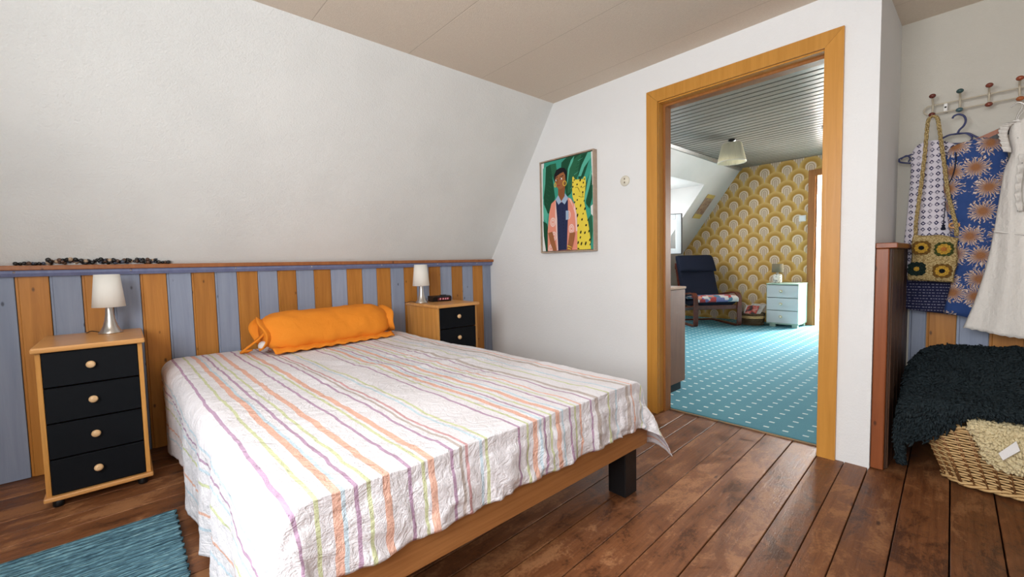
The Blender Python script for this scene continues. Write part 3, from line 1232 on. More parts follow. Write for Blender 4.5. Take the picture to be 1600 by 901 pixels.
# rug
def rug():
    n = NT('blue_ribbed_rug', .95, .1)
    c = n.co()
    a = n.noise(n.map(c, (5, 70, 5)), 1.0, 4, .7)
    b = n.noise(n.map(c, (26, 110, 5)), 1.0, 3, .7)
    col = n.ramp(n.math('ADD', n.math('MULTIPLY', a, .55), n.math('MULTIPLY', b, .45)), [(.36, (.025, .06, .085)), (.46, (.075, .16, .21)), (.56, (.15, .30, .36)), (.68, (.33, .48, .52))])
    n.color(col)
    w = n.wave(n.map(c, (1, 1, 1)), 26, 1.2, 2, 3, 'Y')
    n.bump(n.math('ADD', w, n.math('MULTIPLY', b, 1.2)), .006)
    root = thing('rug', 'blue ribbed rag rug on the floor at the left of the bed', 'rug', (-.42, 1.56, .002))
    def fn(i, j):
        u, v = i / 119, j / 150
        x = -.52 + 1.045 * u
        y = .595 - 1.2 * v
        ed = .004 * math.sin(v * 160) if i in (0, 119) else 0
        return (x + ed, y, .008 + .0022 * math.sin(v * 150 * 2.1) + .003 * noise.noise((x * 30, y * 60, 0)))
    vs, fs = grid(120, 151, fn)
    o = shade(obj('weave', (vs, [], fs), n.m, root))
    solid(o, .007)
    bm = B()
    tube(bm, [(-.52, .598, .008), (0, .599, .008), (.525, .598, .008)], .006, 6)
    o = obj('hem', bm, cloth('rug_hem', (.22, .38, .42)), root)
    return root


rug()

# ------------------------------------------------------------------ framed print


def picture():
    PX = 2.447
    root = thing('framed_print', 'framed print of a woman in a pink jacket beside a yellow leopard', 'picture', (X_FAR, 2.106, 1.40))

    def q(x, y, dz=0.0):
        p = at(840 + x / 5.15, 225 + y / 5.15, 0, PX)
        # the print itself is a true rectangle: slide the measured quad onto it
        return p
    cn = [q(22, 160), q(434, 60), q(459, 843), q(50, 863)]
    y1, y0 = (cn[0].y + cn[3].y) / 2, (cn[1].y + cn[2].y) / 2
    z1, z0 = (cn[0].z + cn[1].z) / 2, (cn[2].z + cn[3].z) / 2

    def uv(x, y):
        """photo crop -> position in the print, by inverting the measured quad"""
        p = q(x, y)
        v = (p.z - z0) / (z1 - z0)
        for _ in range(3):
            yl = cn[3].y + (cn[0].y - cn[3].y) * v
            yr = cn[2].y + (cn[1].y - cn[2].y) * v
            u = (yl - p.y) / (yl - yr)
            zb = cn[3].z + (cn[2].z - cn[3].z) * u
            zt = cn[0].z + (cn[1].z - cn[0].z) * u
            v = (p.z - zb) / (zt - zb)
        return max(0, min(1, u)), max(0, min(1, v))
    cols = {'teal': (.045, .33, .24), 'leaf': (.010, .075, .036), 'leaf2': (.022, .13, .065), 'mint': (.10, .45, .33), 'white': (.80, .80, .78), 'skin': (.27, .095, .035), 'skin2': (.34, .13, .05), 'hair': (.012, .010, .014),
            'collar': (.36, .47, .62), 'navy': (.022, .030, .085), 'pink': (.80, .30, .21), 'pale': (.86, .60, .54), 'yellow': (.80, .64, .07), 'gold': (.75, .52, .06), 'black': (.010, .010, .010), 'red': (.35, .06, .04)}
    names = list(cols)
    mats = [NT('print_' + k_, .7, .2, color=cols[k_]).m for k_ in names]
    bm = B()
    lay = [0]

    def poly(col, pts):
        lay[0] += 1
        e_ = PX - X_FAR - .0006 - lay[0] * .00003
        loop = []
        for x, y in pts:
            u, v = uv(x, y)
            loop.append((e_, y1 + (y0 - y1) * u - root.location.y, z0 + (z1 - z0) * v - root.location.z))
        f = bm.faces.new([bm.verts.new(p) for p in loop])
        f.material_index = names.index(col)

    def blob(col, x, y, a, b, n=14, rot=0.0):
        poly(col, [(x + a * math.cos(t) * math.cos(rot) - b * math.sin(t) * math.sin(rot), y + a * math.cos(t) * math.sin(rot) + b * math.sin(t) * math.cos(rot)) for t in [2 * PI * i / n for i in range(n)]])

    def line(col, x0, y0_, x1, y1_, w):
        d = math.hypot(x1 - x0, y1_ - y0_) or 1
        nx, ny = -(y1_ - y0_) / d * w / 2, (x1 - x0) / d * w / 2
        poly(col, [(x0 + nx, y0_ + ny), (x1 + nx * .4, y1_ + ny * .4), (x1 - nx * .4, y1_ - ny * .4), (x0 - nx, y0_ - ny)])

    def ring(col, x, y, a, b, w, n=14):
        for i in range(n):
            t0, t1 = 2 * PI * i / n, 2 * PI * (i + 1) / n
            poly(col, [(x + a * math.cos(t0), y + b * math.sin(t0)), (x + a * math.cos(t1), y + b * math.sin(t1)), (x + (a - w) * math.cos(t1), y + (b - w) * math.sin(t1)), (x + (a - w) * math.cos(t0), y + (b - w) * math.sin(t0))])
    poly('teal', [(20, 155), (440, 55), (465, 850), (48, 870)])
    poly('white', [(20, 155), (44, 150), (38, 300), (44, 480), (52, 640), (70, 760), (80, 862), (48, 870)])
    poly('mint', [(36, 200), (60, 180), (78, 330), (60, 480), (40, 440)])
    poly('leaf', [(60, 185), (95, 165), (120, 300), (140, 430), (120, 520), (90, 560), (60, 540), (48, 430), (58, 320)])
    poly('leaf2', [(95, 165), (140, 155), (150, 220), (130, 300), (110, 250)])
    poly('leaf', [(48, 620), (80, 640), (110, 760), (100, 860), (76, 862), (56, 740)])
    poly('mint', [(44, 480), (60, 500), (84, 560), (80, 640), (52, 600)])
    poly('leaf', [(185, 150), (225, 110), (300, 92), (345, 82), (330, 190), (300, 300), (265, 400), (232, 430), (215, 330), (180, 240)])
    poly('leaf2', [(240, 230), (280, 130), (330, 88), (365, 80), (340, 190), (310, 290), (275, 380), (240, 400)])
    poly('mint', [(238, 200), (262, 130), (288, 98), (278, 140), (252, 200), (240, 300), (232, 330)])
    poly('leaf', [(345, 84), (420, 62), (432, 66), (400, 160), (370, 260), (330, 300), (318, 240)])
    poly('mint', [(395, 72), (428, 64), (424, 110), (370, 190), (345, 260), (322, 262), (350, 170)])
    poly('white', [(422, 66), (434, 62), (442, 320), (436, 340), (430, 200)])
    poly('leaf', [(380, 330), (425, 210), (436, 260), (440, 430), (420, 520), (390, 480)])
    poly('mint', [(400, 300), (430, 180), (434, 230), (420, 330), (385, 470), (378, 430)])
    poly('leaf2', [(410, 600), (440, 560), (450, 700), (440, 800), (420, 760)])
    poly('white', [(430, 500), (445, 485), (448, 580), (434, 560)])
    for i in range(9):                                               # leaf veins
        line('leaf2', 75 + i * 6, 520 - i * 34, 52 + i * 5, 500 - i * 34, 3)
        line('mint' if i % 4 == 0 else 'leaf', 262 + i * 7, 360 - i * 28, 300 + i * 7, 330 - i * 27, 3)
    # leopard
    poly('yellow', [(276, 268), (284, 262), (300, 288), (340, 284), (362, 284), (372, 262), (382, 264), (386, 320), (380, 400), (376, 462), (392, 540), (414, 640), (430, 740), (438, 846), (326, 852), (322, 700), (318, 560), (296, 470), (280, 420), (276, 340)])
    for x, y, a, b in [(292, 290, 4, 9), (374, 284, 4, 9), (316, 326, 6, 8), (340, 292, 6, 12), (366, 312, 5, 9), (350, 345, 4, 8), (282, 310, 4, 7), (282, 345, 5, 9), (292, 404, 7, 8), (300, 468, 5, 9), (320, 450, 5, 8), (348, 495, 5, 13), (314, 520, 5, 8),
                       (376, 456, 4, 9), (384, 520, 6, 14), (324, 575, 6, 18), (362, 606, 6, 11), (396, 652, 7, 10), (330, 655, 6, 12), (354, 708, 6, 14), (388, 712, 6, 12), (352, 750, 5, 11), (420, 700, 5, 12), (335, 792, 5, 14), (362, 800, 6, 16), (396, 798, 6, 17), (428, 770, 5, 12), (432, 806, 4, 9), (338, 840, 8, 6), (410, 610, 4, 9), (370, 560, 4, 8)]:
        blob('black', x, y, a, b, 8, .25)
    blob('black', 364, 388, 6, 8, 10)
    for a, b in (((302, 352), (318, 348)), ((318, 348), (332, 362)), ((358, 354), (372, 346)), ((372, 346), (384, 336)), ((332, 420), (356, 428)), ((356, 428), (376, 424)), ((364, 392), (362, 426)), ((324, 352), (342, 388))):
        line('black', *a, *b, 4)
    # woman: jacket, shirt, collar, neck, head
    poly('pink', [(140, 452), (112, 480), (96, 560), (88, 700), (92, 862), (180, 858), (330, 852), (326, 700), (322, 590), (306, 500), (270, 440), (246, 430), (160, 440)])
    poly('pale', [(250, 430), (268, 444), (296, 520), (296, 470), (318, 560), (324, 640), (328, 700), (316, 700), (304, 560), (286, 500)])
    for x, y in ((128, 628), (280, 680), (140, 740), (250, 570), (120, 842)):
        blob('pale', x, y, 22, 38, 14)
        ring('pink', x, y, 15, 27, 4, 12)
        blob('pink', x, y, 6, 10, 10)
    poly('navy', [(148, 452), (190, 470), (246, 448), (250, 560), (246, 850), (172, 856), (160, 640)])
    for i in range(26):
        line('black', 168 + (i * 37) % 72, 500 + i * 13, 170 + (i * 37) % 72, 510 + i * 13, 4)
    poly('pale', [(148, 448), (164, 600), (170, 740), (178, 856), (168, 857), (158, 700), (146, 560)])
    poly('collar', [(232, 536), (254, 534), (256, 606), (234, 610)])
    poly('skin', [(166, 350), (224, 330), (218, 400), (220, 440), (194, 466), (168, 420)])
    poly('collar', [(168, 412), (148, 446), (172, 488), (196, 462), (222, 486), (250, 432), (222, 396), (220, 420), (194, 460)])
    poly('skin2', [(140, 262), (176, 226), (218, 220), (226, 260), (220, 330), (200, 356), (178, 366), (156, 350), (140, 310)])
    poly('hair', [(134, 300), (132, 250), (148, 210), (180, 192), (214, 194), (232, 224), (230, 284), (224, 292), (220, 250), (206, 226), (180, 238), (144, 266), (140, 300)])
    for a, b in (((140, 276), (160, 264)), ((176, 268), (206, 254))):
        line('hair', *b, *a, 7)
    blob('white', 150, 292, 8, 6, 10)
    blob('white', 188, 280, 10, 7, 10)
    blob('hair', 153, 291, 4, 5, 8)
    blob('hair', 183, 280, 5, 6, 8)
    poly('skin', [(158, 282), (168, 284), (166, 314), (152, 314)])
    blob('red', 170, 334, 15, 5, 10)
    ring('gold', 142, 330, 9, 20, 5)
    ring('gold', 218, 317, 16, 22, 5)
    # forearms and bangles
    poly('skin2', [(94, 716), (128, 704), (166, 852), (138, 858), (116, 800)])
    poly('skin2', [(268, 714), (312, 708), (304, 770), (288, 850), (248, 852), (258, 790)])
    line('gold', 254, 816, 290, 832, 10)
    line('gold', 258, 838, 284, 848, 9)
    obj('print', bm, mats, root, fixn=False)
    ly, lz = root.location.y, root.location.z
    bm = B()
    box(bm, (PX - X_FAR, y0 - ly, z0 - lz), (-.004, y1 - ly, z1 - lz))
    obj('canvas', bm, MT['white_cloth'], root)
    fw, gp = .009, .004
    fm = wood_h('pale_oak_frame', (.36, .27, .20), (.48, .37, .28), (20, 20, 20), .5)
    for lo, hi in (((y0 - gp - fw, z0 - gp - fw), (y0 - gp, z1 + gp + fw)), ((y1 + gp, z0 - gp - fw), (y1 + gp + fw, z1 + gp + fw)), ((y0 - gp, z0 - gp - fw), (y1 + gp, z0 - gp)), ((y0 - gp, z1 + gp), (y1 + gp, z1 + gp + fw))):
        bm = B()
        box(bm, (-.042, lo[0] - ly, lo[1] - lz), (-.001, hi[0] - ly, hi[1] - lz), .001)
        obj('frame', bm, fm, root)
    bm = B()
    box(bm, (-.012, y0 - gp - ly, z0 - gp - lz), (-.001, y1 + gp - ly, z1 + gp - lz))
    obj('backing', bm, MT['black_plastic'], root)


picture()
p = at(977, 282.5, 0, X_FAR)
t = thing('blank_wall_cap', 'round ivory cap plate on the white wall beside the doorway', 'wall plate', p)
bm = B()
lathe(bm, [(.034, -.001), (.034, -.006), (.030, -.010), (.001, -.010)], n=28, axis=0)
obj('plate', bm, NT('ivory_plastic', .4, .4, color=(.72, .69, .58)).m, t)
bm = B()
for z in (-.011, .012):
    ball(bm, (-.010, 0, z), .006, sq=(.35, .8, 1.1))
obj('screw', bm, NT('dull_brass', .4, .4, color=(.18, .14, .09)).m, t)

# ------------------------------------------------------------------ coat rack in the niche
rackm = NT('cream_enamelled_wire', .35, .4, color=(.50, .44, .33)).m
rack = thing('coat_rack', 'cream wire coat rack with pairs of coloured wooden knobs on the niche wall', 'coat rack', (X_NICHE, 0, 1.69))
XR = -.045
bm = B()
zt, zb, ye, yl = .022, -.020, -.245, .222
loop = [(XR, yl, zb)] + [(XR, yl + .021 * math.sin(a), .001 - .021 * math.cos(a)) for a in [PI * i / 8 for i in range(1, 8)]] + [(XR, yl, zt)]
loop += [(XR, ye, zt)] + [(XR, ye - .021 * math.sin(a), .001 + .021 * math.cos(a)) for a in [PI * i / 8 for i in range(1, 8)]] + [(XR, ye, zb)]
tube(bm, loop, .0032, 8, closed=True)
obj('rail', bm, rackm, rack)
for y in (.165, -.12):
    bm = B()
    box(bm, (-.047, y - .007, -.018), (-.001, y + .007, .020), .002)
    o = obj('bracket', bm, MT['white_plastic'], rack)
    bm = B()
    lathe(bm, [(.0001, -.003), (.004, -.002), (.0045, .0)], n=10, axis=0)
    obj('screw', bm, MT['black_plastic'], o, (-.0465, y, .001))
kc = [((.13, .028, .02), (.13, .028, .02)), ((.035, .075, .075), (.06, .12, .14)), ((.20, .05, .03), (.20, .05, .03)), ((.30, .07, .03), (.38, .11, .035)), ((.035, .075, .075), (.06, .12, .14))]
XK = 3.005
for i, (c1, c2) in enumerate(kc):
    if i < 4:
        pt = at((1457, 1500, 1546, 1594)[i], (150, 142, 133, 122)[i], 0, XK)
        pb = at((1456, 1499, 1545, 1594)[i], (179, 171.5, 163, 154)[i], 0, XK + .015)
    else:
        pt, pb = Vector((XK, -.165, 1.745)), Vector((XK + .015, -.167, 1.655))
    pt, pb = pt - rack.location, pb - rack.location
    bm = B()
    tube(bm, spline([(pb.x + .006, pb.y, pb.z), (-.048, pb.y, -.020), (XR - .006, (pt.y + pb.y) / 2, .002), (-.056, pt.y, .028), (pt.x + .008, pt.y, pt.z - .004)], 6), .0042, 8)
    hk = obj('hook', bm, rackm, rack)
    for p, c in ((pt, c1), (pb, c2)):
        bm = B()
        ball(bm, p, .0125, seg=14, sq=(1, 1.06, .86))
        obj('knob', bm, NT('knob_paint', .22, .5, color=c).m, hk)


# ------------------------------------------------------------------ garments


def garment(parent, name, rows, xc, th, mat, nu=26, per=7, fold=.006, ff=9.0, seed=0, hem=None, bulge=None, edge=0.0):
    """a hanging garment: front and back cloth between a left and a right outline given in the photograph"""
    L = [at(*r[0], 0, xc) for r in rows]
    R = [at(*r[1], 0, xc) for r in rows]
    Ls = spline(L, per)
    Rs = spline(R, per)
    nv = len(Ls)
    vs = []
    n2 = 2 * nu
    for j in range(nv):
        t = j / (nv - 1)
        for i in range(n2):
            a = 2 * PI * i / n2
            u = .5 - .5 * math.cos(a)
            side = math.sin(a)
            p = Ls[j].lerp(Rs[j], u)
            f = fold * (.25 + t) * math.sin(u * ff * (1 + .1 * math.sin(t * 3 + seed)) + seed + 1.3 * math.sin(t * 4 + seed))
            w = .0025 * fbm(p.y * 22, p.z * 14, seed, 3)
            b = (bulge(t) if bulge else 1) * th
            x = p.x - b * abs(side) ** .7 * (1 if side > 0 else -.35) + f * abs(side) ** .5 + w
            y = p.y + (edge * math.sin(p.z * 60) if abs(side) < .3 else 0)
            z = p.z + (hem(u, t) if hem else 0)
            vs.append((x, y, z))
    fs = [(j * n2 + i, j * n2 + (i + 1) % n2, (j + 1) * n2 + (i + 1) % n2, (j + 1) * n2 + i) for j in range(nv - 1) for i in range(n2)]
    o = shade(obj(name, (vs, [], fs), mat, parent))
    if parent:
        o.location = -parent.location
    solid(o, .0015, 0)
    return o


def diamonds_mat():
    n = NT('white_cotton_navy_diamonds', .85, .2)
    c = n.co()
    wob = n.noise(c, 45, 2)
    x, y, z = n.sep(n.co())
    def tri(v, P, off=0.0):
        return n.math('ABSOLUTE', n.math('SUBTRACT', n.math('FRACT', n.math('ADD', n.math('DIVIDE', v, P), off)), .5))
    s = n.math('ADD', n.math('MULTIPLY', tri(y, .0240), 1.05), n.math('MULTIPLY', tri(z, .0300), 1.15))
    s = n.math('ADD', s, n.math('MULTIPLY', n.math('SUBTRACT', wob, .5), .22))
    ring = n.ramp(s, [(.0, .0), (.15, .0), (.18, 1.0), (.42, 1.0), (.46, .0)])
    fade = n.ramp(n.noise(c, 55, 1), [(.38, .45), (.55, 1.0)])
    n.color(n.mix(n.math('MULTIPLY', ring, fade), (.66, .62, .68), (.035, .032, .09)))
    n.bump(n.noise(c, 40, 3), .002)
    return n.m


def knit_mat():
    n = NT('navy_stitched_hem', .9, .2)
    c = n.co()
    x, y, z = n.sep(c)
    r = n.math('ABSOLUTE', n.math('SUBTRACT', n.math('FRACT', n.math('DIVIDE', z, .0145)), .5))
    q = n.math('ABSOLUTE', n.math('SUBTRACT', n.math('FRACT', n.math('DIVIDE', n.math('ADD', y, n.math('MULTIPLY', n.noise(c, 30, 1), .03)), .012)), .5))
    m = n.math('MULTIPLY', n.math('LESS_THAN', r, .12), n.math('LESS_THAN', q, .30))
    n.color(n.mix(n.math('MULTIPLY', m, n.noise(c, 80, 2)), (.014, .016, .05), (.42, .42, .52)))
    n.bump(n.math('ADD', r, n.noise(c, 50, 3)), .003)
    return n.m


def palm_mat():
    n = NT('blue_cotton_palm_bursts', .85, .2)
    c = n.co()
    x, y, z = n.sep(c)
    flat = n.comb(y, z, 0.0)
    S_ = 9.6
    v = n.node('ShaderNodeTexVoronoi', feature='F1', voronoi_dimensions='2D')
    n.put(v.inputs['Vector'], flat)
    v.inputs['Scale'].default_value = S_
    v.inputs['Randomness'].default_value = .62
    d, pos = v.outputs['Distance'], v.outputs['Position']
    dv = n.vadd(n.vadd(flat, (S_, S_, S_), 'MULTIPLY'), n.vadd(pos, (S_, S_, S_), 'MULTIPLY'), 'SUBTRACT')
    vx, vy, vz = n.sep(dv)
    ang = n.math('ARCTAN2', vy, vx)
    wob = n.math('ADD', ang, n.math('MULTIPLY', n.noise(c, 60, 1), .7))
    petal = n.math('ADD', n.math('MULTIPLY', n.math('POWER', n.math('ABSOLUTE', n.math('SINE', n.math('MULTIPLY', wob, 10.5))), .9), .42), n.math('MULTIPLY', n.math('SUBTRACT', n.noise(c, 45, 2), .5), .55))
    edge = n.math('SUBTRACT', n.math('ADD', .13, petal), d)
    streak = n.math('ADD', .5, n.math('MULTIPLY', n.math('SINE', n.math('MULTIPLY', wob, 42.0)), .5))
    inner = n.mix(n.ramp(streak, [(.3, 0.0), (.7, 1.0)]), (.17, .062, .022), (.40, .19, .085))
    tip = n.mix(n.math('MULTIPLY', n.ramp(d, [(.12, .0), (.34, .75), (.55, 1.0)]), n.ramp(streak, [(.25, .25), (.75, .95)])), inner, (.66, .60, .55))
    m = n.ramp(n.math('MULTIPLY', edge, 8.0), [(.0, 0.0), (.4, 1.0)])
    base = n.mix(n.noise(c, 18, 3), (.018, .045, .15), (.036, .08, .25))
    n.color(n.mix(m, base, tip))
    n.bump(n.noise(c, 30, 3), .002)
    return n.m


def eyelet_mat():
    n = NT('white_broderie_cotton', .85, .2)
    c = n.co()
    x, y, z = n.sep(c)
    v = n.vor(n.comb(0.0, y, z), 55, rand=.75)
    zone = n.ramp(n.noise(c, 11, 2), [(.47, 0.0), (.56, 1.0)])
    low = n.math('MAXIMUM', n.math('LESS_THAN', z, .655), n.math('GREATER_THAN', z, 1.44))
    hole = n.math('MULTIPLY', n.math('LESS_THAN', v, .13), n.math('MULTIPLY', n.math('ADD', n.math('MULTIPLY', low, .75), .0), zone))
    n.color(n.mix(hole, (.72, .695, .65), (.10, .09, .10)))
    n.bump(n.math('ADD', n.noise(n.map(c, (1, 60, 6)), 1.0, 3), n.noise(c, 60, 3)), .004)
    return n.m


MT['eyelet'] = eyelet_mat()
XT, XP, XD = 3.03, 2.985, 2.925

# blue plastic hanger with the tunic
hg = thing('blue_hanger', 'blue plastic coat hanger holding the white tunic, on the second knob of the rack', 'hanger', (XT, .12, 1.52))
hm = NT('blue_plastic', .35, .4, color=(.022, .03, .115)).m


def path(px, xx, off, n=5, closed=False):
    return [p - Vector(off) for p in spline([at(a, b, 0, xx) for a, b in px], n, closed)]


bm = B()
tube(bm, path([(1488, 185), (1491, 181), (1498, 178.5), (1506, 181), (1509, 188), (1506, 196), (1499, 203), (1496, 209)], XT - .012, hg.location), .0042, 8)
obj('hook', bm, hm, hg)
bm = B()
tube(bm, path([(1496, 209), (1480, 212), (1455, 226), (1430, 239), (1408, 247), (1405, 250), (1409, 254), (1440, 255), (1470, 253)], XT, hg.location), .0040, 8)
tube(bm, path([(1496, 209), (1512, 208), (1524, 213), (1545, 222), (1562, 232)], XT, hg.location), .0040, 8)
tube(bm, path([(1470, 219), (1477, 224), (1500, 224), (1513, 222), (1519, 215), (1510, 208.5), (1496, 208.5), (1481, 212)], XT - .002, hg.location, 5, True), .0036, 8)
tube(bm, path([(1408, 249), (1416, 243), (1422, 247), (1419, 253)], XT, hg.location), .0032, 8)
obj('arms', bm, hm, hg)

tn = thing('tunic', 'white sleeveless tunic with navy diamonds and a dark navy hem band', 'tunic', (XT, .19, 1.50))
garment(tn, 'body', [((1443, 222), (1470, 219)), ((1430, 231), (1492, 226)), ((1424, 246), (1500, 240)), ((1423, 275), (1502, 275)), ((1418, 330), (1502, 330)), ((1412, 385), (1500, 385)), ((1407, 437), (1500, 440))], XT, .022, diamonds_mat(), fold=.004, ff=7)
garment(tn, 'hem_band', [((1405, 434), (1502, 437)), ((1403, 455), (1504, 460)), ((1402, 480), (1506, 493))], XT, .027, knit_mat(), fold=.005, ff=11, seed=2)['label'] = 'dark navy stitched hem band'
bm = B()
pth = path([(1482, 292), (1478, 305), (1476, 330), (1474, 350)], XT - .030, tn.location)
tube(bm, pth, .0015, 6)
lathe(bm, [(.002, .0), (.007, -.006), (.005, -.012), (.009, -.022), (.008, -.028), (.001, -.029)], c=tuple(pth[-1]), n=12)
obj('tassel', bm, MT['navy_cloth'], tn)

# palm shirt on a wooden hanger
wh = thing('wooden_hanger', 'wooden trouser hanger with a black bar, holding the blue palm shirt', 'hanger', (XP, -.02, 1.54))
bm = B()
tube(bm, path([(1520, 223), (1538, 215), (1566, 203), (1590, 196), (1625, 190)], XP, wh.location), 0, flat=(.012, .022, (1, 0, 0)))
obj('bar', bm, MT['post_wood'], wh)
bm = B()
tube(bm, path([(1534, 224), (1563, 211), (1590, 203)], XP - .006, wh.location), 0, flat=(.014, .018, (1, 0, 0)))
obj('clamp_bar', bm, MT['black_lacquer'], wh)
bm = B()
tube(bm, path([(1580, 168), (1584, 163), (1592, 160), (1597, 163), (1596, 170), (1592, 176), (1588, 186), (1588, 197)], XP - .004, wh.location), .0025, 8)
obj('hook', bm, MT['steel'], wh)
sh = thing('palm_shirt', 'blue shirt printed with brown palm bursts, between the tunic and the white dress', 'shirt', (XP, .05, 1.50))
garment(sh, 'body', [((1496, 226), (1540, 215)), ((1484, 233), (1568, 221)), ((1477, 250), (1575, 245)), ((1474, 285), (1575, 285)), ((1480, 335), (1572, 335)), ((1488, 390), (1566, 390)), ((1486, 440), (1560, 440)), ((1474, 487), (1552, 503))], XP, .030, palm_mat(), fold=.005, ff=8, seed=4)
bm = B()
tube(bm, path([(1494, 238), (1493, 256), (1488, 276), (1481, 288)], XP - .0345, sh.location), 0, flat=(.004, .004, (1, 0, 0)))
obj('lapel_edge', bm, MT['navy_cloth'], sh)
# white dress
ds = thing('white_dress', 'white broderie summer dress with scalloped hem, rightmost of the hanging clothes', 'dress', (XD, -.12, 1.50))
garment(ds, 'body', [((1580, 192), (1622, 184)), ((1577, 212), (1640, 205)), ((1580, 240), (1645, 238)), ((1569, 268), (1658, 268)), ((1560, 320), (1662, 320)), ((1553, 362), (1665, 365)), ((1541, 415), (1678, 420)), ((1523, 470), (1690, 480)), ((1505, 512), (1705, 548))], XD, .045, MT['eyelet'], nu=44, per=8, fold=.011, ff=17, seed=1,
        hem=lambda u, t: (.005 * abs(math.sin(u * 40)) if t > .985 else 0))
bm = B()
tube(bm, path([(1553, 361), (1600, 366), (1662, 366)], XD - .046, ds.location), .004, 6)
obj('waist_seam', bm, MT['eyelet'], ds)
# frill over the shoulder
def frill(parent, name, pxs, xx, w, amp, k):
    P = path(pxs, xx, parent.location, 14)
    def fn(i, j):
        p = P[i]
        q = math.sin(i * k) * amp * (j / 4)
        return (p.x - .004 * j + q, p.y + w[0] * j / 4 + .3 * q, p.z + w[1] * j / 4 + .4 * q)
    vs, fs = grid(len(P), 5, fn)
    o = shade(obj(name, (vs, [], fs), MT['eyelet'], parent))
    solid(o, .0015, 0)
    return o
frill(ds, 'frill', [(1603, 190), (1588, 192), (1578, 198), (1574, 210), (1577, 222), (1581, 238)], XD - .035, (.026, .006), .007, .9)
frill(ds, 'frill', [(1604, 240), (1600, 270), (1597, 300), (1600, 330)], XD - .05, (.020, 0), .007, .9)
bm = B()
tube(bm, path([(1584, 165), (1588, 161), (1595, 160), (1601, 164), (1600, 172), (1593, 180), (1590, 187)], XD, ds.location), .0024, 8)
tube(bm, path([(1560, 203), (1590, 187), (1622, 194), (1650, 206)], XD, ds.location), .003, 8)
dh_ = obj('wire_hanger', bm, MT['steel'], None)
dh_.location = ds.location
tag(dh_, 'thin wire hanger inside the white dress', 'hanger')

# crochet bag
bag = thing('crochet_bag', 'cream crochet shoulder bag with four flower squares, hanging from the first knob', 'bag', (2.915, .18, 1.0))


def crochet(name, col, d=None, scale=170):
    n = NT(name, .95, .1)
    c = n.co()
    v = n.vor(c, scale)
    n.color(n.mix(n.ramp(v, [(.2, 0.0), (.7, 1.0)]), col, d or tuple(q * .55 for q in col)))
    n.bump(v, .004)
    return n.m


MT['cream_yarn'] = crochet('cream_yarn', (.58, .45, .22), (.30, .21, .085))
XB = 2.930
q4 = [at(x, y, 0, XB) for x, y in ((1428, 366), (1498, 370), (1491, 441), (1419, 437))]


def bagp(u, v, xo):
    p = q4[0].lerp(q4[1], u).lerp(q4[3].lerp(q4[2], u), v)
    e_ = (1 - abs(2 * u - 1) ** 5) * (1 - abs(2 * v - 1) ** 5)
    return Vector((p.x + xo * (.25 + .75 * e_), p.y + .004 * math.sin(v * 9) * (1 if u in (0, 1) else 0), p.z - .004 * math.sin(u * 8) * (1 - v))) - bag.location


for s in (-1, 1):
    vs, fs = grid(22, 22, lambda i, j, s=s: bagp(i / 21, j / 21, .020 * s))
    o = shade(obj('panel', (vs, [], fs), MT['cream_yarn'], bag))
    solid(o, .003, 0)
yel, org, brn, grn, drk, blk = [crochet('yarn_%s' % a, b, None, 260) for a, b in (('yellow', (.72, .42, .06)), ('orange', (.60, .22, .05)), ('brown', (.22, .115, .03)), ('green', (.075, .095, .03)), ('dark_green', (.018, .035, .03)), ('black', (.012, .014, .016)))]
for (u, v), (c0, c1, c2) in zip(((.22, .27), (.72, .29), (.17, .74), (.73, .76)), ((blk, yel, brn), (org, yel, grn), (yel, drk, drk), (blk, yel, brn))):
    ctr = bagp(u, v, -.0225)
    bm = B()
    for mi, (rad, h, lob) in enumerate(((.0335, .003, 12), (.0245, .0048, 10), (.0105, .0068, 8))):
        def pr(a):
            sq = 1 / max(abs(math.cos(a)), abs(math.sin(a))) ** .45 if mi == 0 else 1
            return rad * sq * (1 + .07 * math.cos(lob * a))
        ns = 60
        ptsf = [Vector((ctr.x - h, ctr.y + pr(2 * PI * k / ns) * math.cos(2 * PI * k / ns), ctr.z + pr(2 * PI * k / ns) * math.sin(2 * PI * k / ns))) for k in range(ns)]
        A = [bm.verts.new(p) for p in ptsf]
        D = [bm.verts.new(p + Vector((.007, 0, 0))) for p in ptsf]
        f = bm.faces.new(A)
        f.material_index = mi
        for k in range(ns):
            f = bm.faces.new((A[k], D[k], D[(k + 1) % ns], A[(k + 1) % ns]))
            f.material_index = mi
    obj('crochet_flower', bm, [c2, c1, c0], bag)
bm = B()
for rpx in ([(1458, 181), (1452, 185), (1449, 196), (1446, 230), (1441, 275), (1435, 320), (1431, 350), (1431, 366)], [(1458, 181), (1464, 184), (1467, 196), (1471, 225), (1476, 262), (1481, 300), (1488, 330), (1494, 352), (1494, 368)]):
    P = path(rpx, 2.945, bag.location, 12)
    for ph in (0, PI * 2 / 3, PI * 4 / 3):
        tube(bm, [p + Vector((math.cos(i * .62 + ph), math.sin(i * .62 + ph), 0)) * .0045 for i, p in enumerate(P)], .0042, 6)
obj('strap', bm, MT['cream_yarn'], bag)
bm = B()
c_ = at(1491, 352, 0, 2.95) - bag.location
tube(bm, [c_ + Vector((.004 * math.sin(a), .017 * math.cos(a), .011 * math.sin(a))) for a in [2 * PI * k / 20 for k in range(20)]], .0034, 8, closed=True)
obj('strap_ring', bm, MT['pine'], bag)
bm = B()
for k in range(5):
    c_ = at(1431.5 - k * .3, 345 + k * 5.5, 0, 2.948) - bag.location
    ball(bm, c_, .007, seg=8)
obj('strap_beads', bm, MT['brass'], bag)

